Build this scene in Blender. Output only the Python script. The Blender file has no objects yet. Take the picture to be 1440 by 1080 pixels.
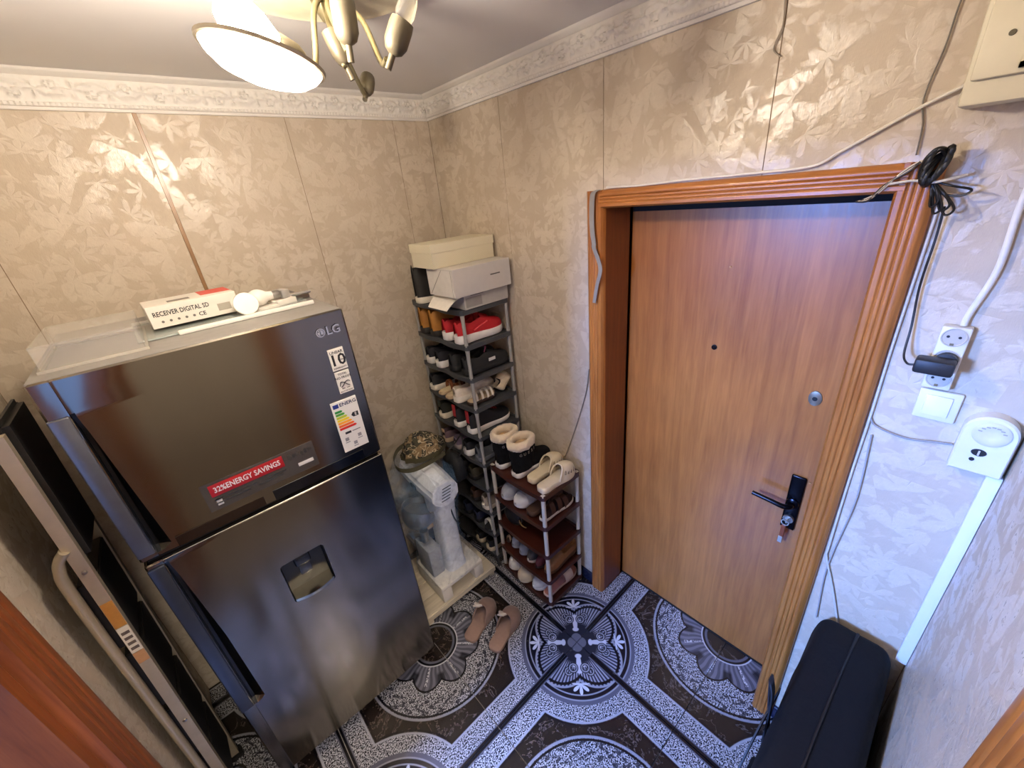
import bpy, bmesh, math, random
from mathutils import Vector, Matrix, noise
random.seed(7)
S = bpy.context.scene
COL = S.collection
PI = math.pi

# ------------------------------------------------------------------ camera
CAM = Vector((-1.2632, -1.9487, 2.0069)); YAW, PITCH, ROLL, FPX = .6919, -.439, .1033, 571.1
fw = Vector((math.sin(YAW)*math.cos(PITCH), math.cos(YAW)*math.cos(PITCH), math.sin(PITCH)))
rt = Vector((math.cos(YAW), -math.sin(YAW), 0)); dn = fw.cross(rt)
r2 = rt*math.cos(ROLL)+dn*math.sin(ROLL); d2 = -rt*math.sin(ROLL)+dn*math.cos(ROLL)
cd = bpy.data.cameras.new('camera'); cam = bpy.data.objects.new('camera', cd); COL.objects.link(cam)
cd.sensor_width = 36; cd.lens = FPX/1440*36; cd.clip_start = .01
cam.matrix_world = Matrix(((r2.x, -d2.x, -fw.x, CAM.x), (r2.y, -d2.y, -fw.y, CAM.y), (r2.z, -d2.z, -fw.z, CAM.z), (0, 0, 0, 1)))
S.camera = cam

# ------------------------------------------------------------------ world, daylight, exposure
W = bpy.data.worlds.new('world'); S.world = W; W.use_nodes = True
bg = W.node_tree.nodes['Background']; bg.inputs[0].default_value = (.42, .6, 1, 1); bg.inputs[1].default_value = .3
ld = bpy.data.lights.new('window_daylight', 'AREA'); ld.shape = 'RECTANGLE'; ld.size = .5; ld.size_y = .44
ld.energy = 135; ld.color = (.18, .36, 1)
lo = bpy.data.objects.new('window_daylight', ld); COL.objects.link(lo)
lo.location = (-3.42, -.83, 2.10); lo.rotation_euler = (0, -PI/2+.35, 0)
S.view_settings.view_transform = 'Standard'; S.view_settings.look = 'None'
S.view_settings.gamma = 1; S.view_settings.use_curve_mapping = False
S.view_settings.exposure = 1.42
FILL_E = 78.    # strength of the added fill lamp behind the camera
BULB_E = 275.   # brightness of the one lit bulb

# ------------------------------------------------------------------ shader helpers
def lin(c):
    if isinstance(c, str):
        c = [int(c[i:i+2], 16)/255 for i in (0, 2, 4)]
    return tuple(x/12.92 if x <= .04045 else ((x+.055)/1.055)**2.4 for x in c[:3])+(1,)
class X:
    nt = None
    def __init__(s, sock): s.s = sock
    def __add__(a, b): return mth('ADD', a, b)
    def __radd__(a, b): return mth('ADD', b, a)
    def __sub__(a, b): return mth('SUBTRACT', a, b)
    def __rsub__(a, b): return mth('SUBTRACT', b, a)
    def __mul__(a, b): return mth('MULTIPLY', a, b)
    def __rmul__(a, b): return mth('MULTIPLY', b, a)
    def __truediv__(a, b): return mth('DIVIDE', a, b)
def mth(op, *a, clamp=False):
    n = X.nt.nodes.new('ShaderNodeMath'); n.operation = op; n.use_clamp = clamp
    for i, v in enumerate(a):
        if isinstance(v, X): X.nt.links.new(v.s, n.inputs[i])
        else: n.inputs[i].default_value = v
    return X(n.outputs[0])
def mx(a, b): return mth('MAXIMUM', a, b)
def mn(a, b): return mth('MINIMUM', a, b)
def ab(a): return mth('ABSOLUTE', a)
def sn(a): return mth('SINE', a)
def hyp(a, b): return mth('SQRT', a*a+b*b)
def ins(d, e, w=.006): return mth('ADD', (e-d)/w, .5, clamp=True)     # 1 where d < e
def mix(f, a, b):
    n = X.nt.nodes.new('ShaderNodeMix'); n.data_type = 'RGBA'
    for sk, v in ((n.inputs[0], f), (n.inputs[6], a), (n.inputs[7], b)):
        if isinstance(v, X): X.nt.links.new(v.s, sk)
        elif isinstance(v, (int, float)): sk.default_value = v
        else: sk.default_value = v
    return X(n.outputs[2])
def coords(kind='Object'):
    n = X.nt.nodes.new('ShaderNodeTexCoord'); s = X.nt.nodes.new('ShaderNodeSeparateXYZ')
    X.nt.links.new(n.outputs[kind], s.inputs[0]); return X(s.outputs[0]), X(s.outputs[1]), X(s.outputs[2])
def vec(a, b, c=0.):
    n = X.nt.nodes.new('ShaderNodeCombineXYZ')
    for i, v in enumerate((a, b, c)):
        if isinstance(v, X): X.nt.links.new(v.s, n.inputs[i])
        else: n.inputs[i].default_value = v
    return X(n.outputs[0])
def nse(v, scale, detail=2., rough=.5, dist=0.):
    n = X.nt.nodes.new('ShaderNodeTexNoise'); n.inputs['Scale'].default_value = scale; n.inputs['Detail'].default_value = detail
    n.inputs['Roughness'].default_value = rough; n.inputs['Distortion'].default_value = dist
    X.nt.links.new(v.s, n.inputs['Vector']); return X(n.outputs[0])
def newmat(name):
    m = bpy.data.materials.new(name); m.use_nodes = True; X.nt = m.node_tree
    return m, m.node_tree.nodes['Principled BSDF']
def put(bs, k, v):
    if isinstance(v, X): X.nt.links.new(v.s, bs.inputs[k])
    else: bs.inputs[k].default_value = v
def bump(bs, h, strength=.3, dist=.002):
    n = X.nt.nodes.new('ShaderNodeBump'); n.inputs['Strength'].default_value = strength; n.inputs['Distance'].default_value = dist
    X.nt.links.new(h.s, n.inputs['Height']); X.nt.links.new(n.outputs[0], bs.inputs['Normal'])
MC = {}
def mat(col, rough=.5, metal=0., var=.12, scale=40., bmp=0., alpha=1., trans=0., sheen=0., spec=.5, emit=0., coat=0.):
    key = (col, rough, metal, var, scale, bmp, alpha, trans, sheen, spec, emit, coat)
    if key in MC: return MC[key]
    m, bs = newmat('surface_'+(col if isinstance(col, str) else 'c%d' % len(MC)))
    c = lin(col); x, y, z = coords(); v = vec(x, y, z); n = nse(v, scale, 3)
    dk = tuple(k*(1-var) for k in c[:3])+(1,); lt = tuple(min(1, k*(1+var)) for k in c[:3])+(1,)
    base = mix(n, dk, lt); put(bs, 'Base Color', base)
    put(bs, 'Roughness', rough); put(bs, 'Metallic', metal); put(bs, 'Alpha', alpha); put(bs, 'Transmission Weight', trans)
    put(bs, 'Specular IOR Level', spec); put(bs, 'Coat Weight', coat)
    if sheen: put(bs, 'Sheen Weight', sheen)
    if emit: put(bs, 'Emission Color', c); put(bs, 'Emission Strength', emit)
    if bmp: bump(bs, nse(v, scale*3, 2), bmp, .003)
    MC[key] = m; return m

# ------------------------------------------------------------------ mesh helpers
def new(): return bmesh.new()
def box(bm, a, b, r=0., seg=2, mi=0):
    a = Vector(a); b = Vector(b)
    g = bmesh.ops.create_cube(bm, size=1); vs = g['verts']
    bmesh.ops.scale(bm, verts=vs, vec=[abs(b[i]-a[i]) for i in range(3)])
    bmesh.ops.translate(bm, verts=vs, vec=(a+b)/2)
    fs = {f for v in vs for f in v.link_faces}
    for f in fs: f.material_index = mi
    if r:
        r = min(r, min(abs(b[i]-a[i]) for i in range(3))*.49)
        es = list({e for v in vs for e in v.link_edges})
        o = bmesh.ops.bevel(bm, geom=es, offset=r, segments=seg, affect='EDGES', profile=.5)
        for f in o['faces']: f.material_index = mi
    return bm
def xf(bm, M, since=0):
    bm.verts.ensure_lookup_table()
    bmesh.ops.transform(bm, matrix=M, verts=bm.verts[since:])
def bx(a, b, r=0., seg=2): return box(new(), a, b, r, seg)
def loft(bm, rings, closed=True, cap=True, mi=0):
    R = [[bm.verts.new(p) for p in ring] for ring in rings]
    n = len(R[0]); m = n if closed else n-1
    for i in range(len(R)-1):
        for j in range(m):
            k = (j+1) % n
            f = bm.faces.new((R[i][j], R[i][k], R[i+1][k], R[i+1][j])); f.material_index = mi
    if cap and closed:
        for ring, rev in ((R[0], True), (R[-1], False)):
            f = bm.faces.new(ring[::-1] if rev else ring); f.material_index = mi
    return R
def lathe(bm, prof, n=20, M=None, mi=0, cap=False):
    since = len(bm.verts)
    rings = [[(max(r, 1e-4)*math.cos(2*PI*j/n), max(r, 1e-4)*math.sin(2*PI*j/n), z) for j in range(n)] for r, z in prof]
    R = loft(bm, rings, True, False, mi)
    for ring, q, rev in ((R[0], prof[0], True), (R[-1], prof[-1], False)):
        if q[0] <= 1e-3 or cap: bm.faces.new(ring[::-1] if rev else ring).material_index = mi
    if M is not None: xf(bm, M, since)
    return bm
def crom(P, k=6):
    P = [Vector(p) for p in P]
    if len(P) < 3 or k < 2: return P
    Q = [P[0]*2-P[1]]+P+[P[-1]*2-P[-2]]; out = []
    for i in range(1, len(Q)-2):
        for s in range(k):
            t = s/k; a, b, c, d = Q[i-1], Q[i], Q[i+1], Q[i+2]
            out.append(.5*((2*b)+(c-a)*t+(2*a-5*b+4*c-d)*t*t+(3*b-a-3*c+d)*t**3))
    return out+[P[-1]]
def tube(bm, path, r, n=8, k=6, mi=0, flat=1.):
    P = crom(path, k); rings = []; up0 = None
    for i, p in enumerate(P):
        t = (P[min(i+1, len(P)-1)]-P[max(i-1, 0)])
        if t.length < 1e-9: t = Vector((0, 0, 1))
        t.normalize()
        if up0 is None: up0 = Vector((0, 0, 1)) if abs(t.z) < .9 else Vector((1, 0, 0))
        s = t.cross(up0)
        if s.length < 1e-6: s = t.orthogonal()
        s.normalize(); u = s.cross(t); up0 = u
        rr = r(i/(len(P)-1)) if callable(r) else r
        rings.append([p+s*math.cos(2*PI*j/n)*rr+u*math.sin(2*PI*j/n)*rr*flat for j in range(n)])
    loft(bm, rings, True, True, mi); return bm
def prism(bm, pts, z0, z1, mi=0):
    loft(bm, [[(x, y, z0) for x, y in pts], [(x, y, z1) for x, y in pts]], True, True, mi); return bm
def obj(name, bm, mats, parent=None, smooth=None, label=None):
    bmesh.ops.recalc_face_normals(bm, faces=bm.faces[:])
    me = bpy.data.meshes.new(name)
    if smooth is not None:
        for f in bm.faces: f.smooth = True
        lim = math.radians(smooth)
        for e in bm.edges:
            if len(e.link_faces) == 2 and e.calc_face_angle(0) > lim: e.smooth = False
    bm.to_mesh(me); bm.free()
    for m in (mats if isinstance(mats, (list, tuple)) else [mats]): me.materials.append(m)
    o = bpy.data.objects.new(name, me); COL.objects.link(o)
    if parent: o.parent = parent
    if label: o['label'] = label
    return o
def tag(o, label, cat, group=None):
    o['label'] = label; o['category'] = cat
    if group: o['group'] = group
    return o
def thing(name, label, cat, loc=(0, 0, 0), rz=0., group=None):
    o = bpy.data.objects.new(name, None); COL.objects.link(o); o.empty_display_size = .05
    o.location = loc; o.rotation_euler = (0, 0, rz); return tag(o, label, cat, group)
def struct(o): o['kind'] = 'structure'; return o
def copy_tree(o, loc, rz, parent=None, kids=None):
    c = o.copy(); COL.objects.link(c)
    if parent: c.parent = parent
    else: c.location = loc; c.rotation_euler = (0, 0, rz)
    for ch in [k for k in ALLKIDS(o)]: copy_tree(ch, None, None, c)
    return c
def ALLKIDS(o): return list(o.children)
def text(name, s, size, M, m, parent, ext=.0004, align='CENTER', sx=1., label=None, bold=.018):
    cu = bpy.data.curves.new('lettering', 'FONT'); cu.body = s; cu.size = size; cu.extrude = ext; cu.align_x = align; cu.align_y = 'CENTER'
    cu.resolution_u = 2; cu.offset = size*bold
    t = bpy.data.objects.new('lettering', cu); COL.objects.link(t)
    dg = bpy.context.evaluated_depsgraph_get(); me = bpy.data.meshes.new_from_object(t.evaluated_get(dg))
    bpy.data.objects.remove(t); bpy.data.curves.remove(cu)
    me.transform(Matrix.Diagonal((sx, 1, 1, 1))); me.transform(M); me.materials.clear(); me.materials.append(m)
    o = bpy.data.objects.new(name, me); COL.objects.link(o); o.parent = parent
    if label: o['label'] = label
    return o
def frameM(origin, right, up):
    r = Vector(right).normalized(); u = Vector(up).normalized(); n = r.cross(u)
    return Matrix(((r.x, u.x, n.x, origin[0]), (r.y, u.y, n.y, origin[1]), (r.z, u.z, n.z, origin[2]), (0, 0, 0, 1)))
def place(o, *T): o.data.transform(Matrix.Translation(T)); return o

# ------------------------------------------------------------------ room size
H = 2.447; XC = -1.722; YD = -2.105; TS = .5; MX, MY = -.325, -1.106
# ------------------------------------------------------------------ wallpaper
def wallpaper(name, axis):
    m, bs = newmat(name); x, y, z = coords()
    u = x if axis == 'x' else y
    def leaves(scale, seed, lobes, power, size):
        vx = X.nt.nodes.new('ShaderNodeTexVoronoi'); vx.voronoi_dimensions = '2D'; vx.inputs['Scale'].default_value = scale
        vx.inputs['Randomness'].default_value = .8
        wv = vec(u+seed, z*1.0+seed*.7)
        X.nt.links.new(wv.s, vx.inputs['Vector'])
        ps = X.nt.nodes.new('ShaderNodeSeparateXYZ'); X.nt.links.new(vx.outputs['Position'], ps.inputs[0])
        cs = X.nt.nodes.new('ShaderNodeSeparateColor'); X.nt.links.new(vx.outputs['Color'], cs.inputs[0])
        dx = (u+seed)-X(ps.outputs[0]); dz = (z+seed*.7)-X(ps.outputs[1])
        r = hyp(dx, dz); a = mth('ARCTAN2', dz, dx)+X(cs.outputs[0])*6.28
        wob = nse(wv, scale*9, 2)
        lob = mth('POWER', ab(mth('COSINE', a*lobes)), power)
        fan = mth('ADD', mth('COSINE', a)*1.2, .75, clamp=True)
        R = (lob*.85+.15)*fan*(X(cs.outputs[1])*.4+.7)*size*(wob*.9+.55)
        d = r-R
        return ins(d, 0., size*.24), r/size
    l1, r1 = leaves(8.5, 3.1, 2.5, .7, .080)
    l2, r2_ = leaves(17., 9.7, 1.5, 1.6, .040)
    l3, r3_ = leaves(12., 5.2, 3.5, 1.2, .055)
    l1 = mx(l1, l3*.8)
    wv = vec(u, z); big = nse(wv, 2.2, 2)
    patch = mth('ADD', (big-.47)*7., .5, clamp=True)
    soft = mth('ADD', (nse(wv, 9., 3, .6, 1.2)-.5)*5., .5, clamp=True)
    veil = nse(vec(u*1., z*1.), 60., 2)
    leaf = mx(l1*(veil*.5+.5), l2*.75*soft)
    fine = nse(vec(u*1., z*.25), 420., 2)
    base = mix(soft*.35, lin('bdae99'), lin('c9bba6'))
    col = mix(leaf*(veil*.6+.5)*(patch*.3+.26), base, lin('e2d7c4'))
    stain = mth('ADD', (nse(vec(u*.9, z*.5), 3.1, 3)-.60)*3., 0., clamp=True)
    col = mix(stain*.22, col, lin('8d7a68'))
    put(bs, 'Base Color', col)
    put(bs, 'Roughness', .56-leaf*.31-.06*fine); put(bs, 'Specular IOR Level', leaf*.55+.25)
    bump(bs, leaf*.8+fine*.35+veil*.9, .5, .0018)
    return m
WPX = wallpaper('wallpaper_along_x', 'x'); WPY = wallpaper('wallpaper_along_y', 'y')
plaster = mat('8a7660', .9)
def wood(name, c1, c2, axis, scale=1., rough=.33, coat=.15, bmp=.08):
    m, bs = newmat(name); x, y, z = coords()
    k = {'x': vec(x*.06, y, z), 'y': vec(x, y*.06, z), 'z': vec(x, y, z*.06)}[axis]
    n1 = nse(k, 38*scale, 4, .62, .6); n2 = nse(k, 170*scale, 2); n3 = nse(vec(x, y, z), 2.6, 2)
    f = mth('ADD', (n1-.5)*1.6+(n2-.5)*.7+(n3-.5)*1.1, .5, clamp=True)
    put(bs, 'Base Color', mix(f, lin(c1), lin(c2))); put(bs, 'Roughness', (n2-.5)*.15+rough); put(bs, 'Coat Weight', coat)
    put(bs, 'Coat Roughness', .25)
    bump(bs, n2+n1, bmp, .001); return m
DOORW = wood('door_veneer', '8a4f22', 'b06f34', 'z', 1., .34, .2)
CASEV = wood('casing_wood_upright', '8e4f1c', 'bd7a38', 'z', 1.3, .36)
CASEY = wood('casing_wood_across', '8e4f1c', 'bd7a38', 'y', 1.3, .36)
CASED = wood('door_wood_dark', '6a3616', '8c4e22', 'z', 1.3, .4)

# ------------------------------------------------------------------ floor with printed tiles
def tile_material():
    m, bs = newmat('printed_floor_tile'); x, y, z = coords()
    u = x/TS; v = y/TS; geo = X.nt.nodes.new('ShaderNodeNewGeometry'); gs = X.nt.nodes.new('ShaderNodeSeparateXYZ')
    X.nt.links.new(geo.outputs['Position'], gs.inputs[0]); wv = vec(X(gs.outputs[0]), X(gs.outputs[1]))
    dM = hyp(u, v); dR = hyp(1.-u, 1.-v); m_ = mn(u, v)
    aM = mth('ARCTAN2', v, u); aR = mth('ARCTAN2', 1.-v, 1.-u)
    p = (u+v)*.7071; q = (v-u)*.7071
    K = lin('101016'); G1 = lin('5c5c64'); G2 = lin('8f8f96'); LT = lin('c2c2c6'); DG = lin('2a2a32')
    # marble ground
    vein = ab(nse(wv, 7., 5, .7, .6)-.5); marble = mix(ins(vein, .006, .012)*.55, mix(nse(wv, 30., 3), lin('17120f'), lin('2c231f')), lin('80726a'))
    # speckle
    sp = nse(wv, 190., 1.5, .6, .4); spk = mix(mth('ADD', (sp-.5)*9., .46, clamp=True), lin('1e1e24'), lin('b9b9bd'))
    sd = mn(m_-.185, dM-.67)
    col = mix(ins(sd, 0.), marble, spk)
    col = mix(ins(ab(sd+.004), .008), col, lin('9fa0a6')); col = mix(ins(ab(sd-.018), .007), col, K)
    # rosette
    ros = ins(dR, .655); orn = ins(ab(dR-.565), .065)*mth('ADD', (sn(aR*26.+sn(dR*70.)*2.2)-.35)*6., .5, clamp=True)*mth('ADD', (nse(wv, 60., 1)-.45)*9., .5, clamp=True)
    rc = mix(orn*.9, spk, DG)
    petal = ab(mth('COSINE', aR*4.)); rf = .43*(.80+.20*petal)
    fl = mix(mth('ADD', sn(aR*44.+sn(dR*30.)*.8)*1.4, .5, clamp=True)*.6, lin('6e6e78'), DG)
    fl = mix(ins(ab(sn(aR*4.)), .13, .06)*ins(ab(dR-.31), .085)*mth('ADD', (nse(wv, 120., 1)-.5)*9., .6, clamp=True), fl, LT)
    fl = mix(ins(ab(sn(aR*4.+1.5708)), .42, .2)*ins(ab(dR-.35), .055, .03)*.85, fl, K)
    rc = mix(ins(dR, rf+.018), rc, K); rc = mix(ins(dR, rf), rc, fl)
    rc = mix(ins(dR, .225), rc, LT); rc = mix(ins(dR, .215), rc, K); rc = mix(ins(dR, .195), rc, G1); rc = mix(ins(dR, .175), rc, marble)
    col = mix(ros, col, rc); col = mix(ins(ab(dR-.655), .009), col, G2); col = mix(ins(ab(dR-.635), .009), col, K)
    # medallion
    a = .215; ql = mn(hyp(u-a, v), hyp(u, v-a))-.245
    md = mix(0., lin('15151d'), K)
    for c0, w_ in ((.505, .007), (.462, .005)):
        md = mix(ins(ab(dM-c0), w_), md, G2)
    lobe = mix(mth('ADD', sn(aM*84.)*2.2, .5, clamp=True), lin('2e2e38'), lin('8c8c96'))
    lobe = mix(ins(dM, .21, .05), lobe, lin('23232b'))
    md = mix(ins(ql, 0.), md, lobe); md = mix(ins(ab(ql), .008), md, G2); md = mix(ins(ab(ql+.028), .012), md, K)
    dl = hyp(p-.375, q); al = mth('ARCTAN2', q, p-.375)
    md = mix(ins(dl, .085*mth('POWER', ab(mth('COSINE', al*3.5)), .8))*ins(.365, p), md, LT)
    for (pc, qc, rp, rq) in ((.195, 0., .075, .022), (.215, 0., .018, .062), (.255, 0., .03, .03), (.13, 0., .02, .03)):
        md = mix(ins(hyp((p-pc)/rp, (q-qc)/rq), 1., .3), md, lin('b9b9c0'))
    aq = ab(q)
    for (pc, qc, rr) in ((.265, .098, .03), (.235, .055, .034)):
        md = mix(ins(ab(hyp(p-pc, aq-qc)-rr), .013), md, K); md = mix(ins(ab(hyp(p-pc, aq-qc)-rr), .005), md, G2)
    md = mix(ins(hyp(p-.04, q), .05), md, G1)
    col = mix(ins(dM, .525), col, md); col = mix(ins(ab(dM-.525), .016), col, lin('55555f'))
    # dark strip along the joints
    jm = ins(m_, .028)*ins(.17, dM)
    col = mix(jm, col, K); col = mix(ins(ab(m_-.028), .005)*ins(.17, dM), col, G1)
    put(bs, 'Base Color', col); put(bs, 'Roughness', nse(wv, 20., 2)*.16+.16); put(bs, 'Specular IOR Level', .5)
    bump(bs, sp, .12, .0008)
    return m
TILE = tile_material()
GROUT = mat('a8a49e', .8)
floor = struct(obj('floor', bx((XC-.16, YD-.1, -.05), (.25, .0, -.012)), GROUT))
DX0, DX1 = -1.03, -1.783      # entrance doorway along y
tmesh = None
for i in range(-4, 2):
    for j in range(-3, 4):
        x0, x1 = MX+i*TS, MX+(i+1)*TS; y0, y1 = MY+j*TS, MY+(j+1)*TS
        mcx, mcy = (x0 if i % 2 == 0 else x1), (y0 if j % 2 == 0 else y1)
        parts = []
        ax0, ax1, ay0, ay1 = max(x0, XC), min(x1, 0), max(y0, YD), min(y1, 0)
        if ax1-ax0 > .004 and ay1-ay0 > .004: parts.append((ax0, ax1, ay0, ay1))
        bx0, bx1, by0, by1 = max(x0, 0.), min(x1, .165), max(y0, DX1), min(y1, DX0)
        if bx1-bx0 > .01 and by1-by0 > .01: parts.append((bx0, bx1, by0, by1))
        if not parts: continue
        sx = 1 if i % 2 == 0 else -1; sy = 1 if j % 2 == 0 else -1
        k = {(1, 1): 0, (-1, 1): 1, (-1, -1): 2, (1, -1): 3}[(sx, sy)]
        full = len(parts) == 1 and abs(parts[0][1]-parts[0][0]-TS) < 1e-6 and abs(parts[0][3]-parts[0][2]-TS) < 1e-6
        Mi = (Matrix.Translation((mcx, mcy, 0)) @ Matrix.Rotation(k*PI/2, 4, 'Z')).inverted()
        if full and tmesh:
            o = bpy.data.objects.new('tile', tmesh); COL.objects.link(o); o.parent = floor
        else:
            bm = new(); g = .0016
            for (a0, a1, b0, b1) in parts: box(bm, (a0+g if a0 else 0, b0+g, -.012), (a1-g if a1 else 0, b1-g, 0), .001 if len(parts) < 2 else 0, 1)
            xf(bm, Mi); o = obj('tile', bm, TILE, floor)
            if full: tmesh = o.data
        o.location = (mcx, mcy, 0); o.rotation_euler = (0, 0, k*PI/2)

# ------------------------------------------------------------------ walls, ceiling
struct(obj('ceiling', bx((XC-.16, YD-.16, H), (.25, .12, H+.1)), mat('dedbd6', .85, var=.04, scale=4)))
wall_back = struct(obj('wall_back', bx((XC-.16, .0015, -.05), (.12, .12, H)), plaster))
bm = new(); box(bm, (.0015, -.97, -.05), (.12, 0, H)); box(bm, (.0015, YD, -.05), (.12, -1.84, H)); box(bm, (.0015, -1.84, 1.975), (.12, -.97, H))
wall_right = struct(obj('wall_right', bm, plaster))
CY0, CY1, CZ = -.90, -1.70, 2.0     # side doorway in the left wall
bm = new(); box(bm, (XC-.15, CY0, -.05), (XC-.0015, 0, H)); box(bm, (XC-.15, YD-.1, -.05), (XC-.0015, CY1, H)); box(bm, (XC-.15, CY1, CZ), (XC-.0015, CY0, H))
wall_left = struct(obj('wall_left', bm, plaster))
EX0, EX1 = -.87, -1.66               # doorway behind the camera in the front wall
bm = new(); box(bm, (EX0, YD-.12, -.05), (.12, YD-.0015, H)); box(bm, (XC-.15, YD-.12, -.05), (EX1, YD-.0015, H)); box(bm, (EX1, YD-.12, CZ), (EX0, YD-.0015, H))
wall_front = struct(obj('wall_front', bm, plaster))
g = .0013
def strips(wall, axis, cuts, holes, at, sgn, m):
    # paper hung in strips with open seams; holes = (u0,u1,ztop) doorways
    for a, b in zip(cuts[:-1], cuts[1:]):
        segs = [(a, b, 0., H)]
        for h0, h1, zt in holes:
            out = []
            for (s0, s1, z0, z1) in segs:
                if s1 <= h0 or s0 >= h1 or z0 >= zt: out.append((s0, s1, z0, z1)); continue
                if s0 < h0: out.append((s0, h0, z0, z1))
                if s1 > h1: out.append((h1, s1, z0, z1))
                out.append((max(s0, h0), min(s1, h1), zt, z1))
            segs = out
        bm = new()
        for (s0, s1, z0, z1) in segs:
            p, q = (s0+(g if abs(s0-a) < 1e-6 else 0), z0), (s1-(g if abs(s1-b) < 1e-6 else 0), z1)
            lo_, hi = sorted((at, at+sgn*.0014))
            if axis == 'x': box(bm, (p[0], lo_, p[1]), (q[0], hi, q[1]))
            else: box(bm, (lo_, p[0], p[1]), (hi, q[0], q[1]))
        obj('wallpaper_strip', bm, m, wall)
strips(wall_back, 'x', [XC, -1.565, -1.1, -.648, -.188, 0], [], .0015, -1, WPX)
strips(wall_right, 'y', [YD, -1.511, -1.018, -.517, 0], [(-1.84, -.97, 1.975)], .0015, -1, WPY)
strips(wall_left, 'y', [YD, -1.78, -1.2, -.3, 0], [(CY1, CY0, CZ)], XC-.0015, 1, WPY)
strips(wall_front, 'x', [XC, -1.2, 0], [(EX1, EX0, CZ)], YD-.0015, 1, WPX)
# raised paper strip in the corner, and the bare batten between two sheets
bm = bx((-.072, -.0035, .1), (-.012, 0, 2.352)); struct(obj('trim_1', bm, WPX))
struct(obj('trim_2', bx((-1.109, -.004, .05), (-1.097, 0, 2.352), .001, 1), wood('batten_wood', '7d5a38', 'a57f56', 'z', 2.)))

# ------------------------------------------------------------------ cornice with carved band
def ornament(u, v):
    per = .165; k = (u % per)/per; s = 0.
    ph = 2*PI*k
    c = .5+.22*math.sin(ph)
    s += math.exp(-((v-c)/.10)**2)*.9
    for (cu, cv, r) in ((.25, .32, .17), (.75, .68, .17)):
        du = ((k-cu+.5) % 1-.5)*per/.075; dv = v-cv; d = math.hypot(du, dv); a = math.atan2(dv, du)
        s += math.exp(-((d-r)/.045)**2)*(.7+.4*math.cos(5*a)); s += .9*math.exp(-(d/.06)**2)
    for (cu, cv) in ((.0, .5), (.5, .5)):
        du = ((k-cu+.5) % 1-.5)*per/.075; dv = v-cv; d = math.hypot(du*.8, dv); a = math.atan2(dv, du)
        s += .9*max(0, math.cos(4*a))*math.exp(-((d-.22)/.14)**2)
    s += .35*noise.noise((u*160, v*11, 1.3))
    e = min(1, v/.07, (1-v)/.07)
    return max(0., min(1.3, s))*max(0, e)
CORN = mat('e0dbd2', .75, var=.05, scale=30)
PROF = [(0, -.098), (.010, -.098), (.012, -.094), (.012, -.09), (.016, -.089), (.019, -.084), (.019, -.080), (.013, -.078)]
PTOP = [(.017, -.016), (.028, -.014), (.031, -.010), (.034, -.009), (.038, -.004), (.040, -.0005), (0, -.0005)]
def cornice(name, p0, p1, inn, step, m0=0., m1=0.):
    # runs from p0 to p1 with the inward normal inn; mitred at both ends
    p0 = Vector(p0); p1 = Vector(p1); L = (p1-p0).length; d = (p1-p0)/L; inn = Vector(inn); bm = new(); rings = []
    n = int(L/step); NV = 15
    for i in range(n+1):
        u = L*i/n; ring = []
        pr = [(a+(.0018*(1+math.sin(u*520)) if 4 <= q <= 6 else 0), b) for q, (a, b) in enumerate(PROF)]
        for q in range(NV):
            v = (q+.5)/NV; pr.append((.012+.006*v+.011*ornament(u, v), -.077+.060*v))
        pr += PTOP
        for (a, b) in pr:
            uu = min(max(u, a*m0), L-a*m1); ring.append(p0+d*uu+inn*a+Vector((0, 0, H+b)))
        rings.append(ring)
    loft(bm, rings, True, True)
    return struct(obj(name, bm, CORN, smooth=50))
cornice('trim_3', (XC, 0, 0), (0, 0, 0), (0, -1, 0), .004, 1, 1)
cornice('trim_4', (0, 0, 0), (0, YD, 0), (-1, 0, 0), .004, 1, 1)
cornice('trim_5', (XC, YD, 0), (XC, 0, 0), (1, 0, 0), .02, 1, 1)
cornice('trim_6', (0, YD, 0), (XC, YD, 0), (0, 1, 0), .02, 1, 1)
bm = new(); box(bm, (-.012, -.957, 0), (0, 0, .07), .002, 1); box(bm, (-.012, YD, 0), (0, -1.852, .07), .002, 1)
struct(obj('baseboard_right', bm, mat('1d2136', .25)))

# ------------------------------------------------------------------ entrance door
door = bpy.data.objects.new('door_1', None); COL.objects.link(door); struct(door)
door['label'] = 'orange brown veneered entrance door with fluted wooden frame'
def fluted(L, w, dp, n=40):
    # board profile across w (0..w) with flutes; returns list of (across, out)
    pr = [(0, 0), (0, dp*.55), (.004, dp*.8)]
    for i in range(n+1):
        t = i/n; a = .006+(w-.012)*t
        o = dp
        for c in (.24, .46, .68):
            o -= dp*.16*math.exp(-((t-c)/.03)**2)
        o -= dp*.25*max(0, (t-.82)/.18)**2
        pr.append((a, o))
    return pr+[(w-.002, dp*.6), (w, 0)]
def casing_v(name, x, y_in, y_out, z0, z1, sgn, parent, m, dp=.024):
    w = abs(y_out-y_in); s = 1 if y_out > y_in else -1; pr = fluted(w, w and w or .1, dp)
    pr = fluted(w, w, dp)
    bm = new(); loft(bm, [[(x+sgn*o, y_in+s*a, z) for a, o in pr] for z in (z0, z1)])
    return obj(name, bm, m, parent, smooth=40)
casing_v('casing_side', -.0002, -1.03, -.957, 0, 1.985, -1, door, CASEV)
casing_v('casing_side', -.0002, -1.783, -1.852, 0, 1.985, -1, door, CASEV)
bm = new(); pr = fluted(.058, .058, .026); loft(bm, [[(-.0002-o, y, 1.928+a) for a, o in pr] for y in (-1.80, -1.018)]); obj('casing_head', bm, CASEY, door, smooth=40)
obj('jamb_side', bx((0, -1.03, 0), (.165, -.985, 1.975)), CASED, door)
obj('jamb_side', bx((0, -1.828, 0), (.165, -1.783, 1.975)), CASED, door)
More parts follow.
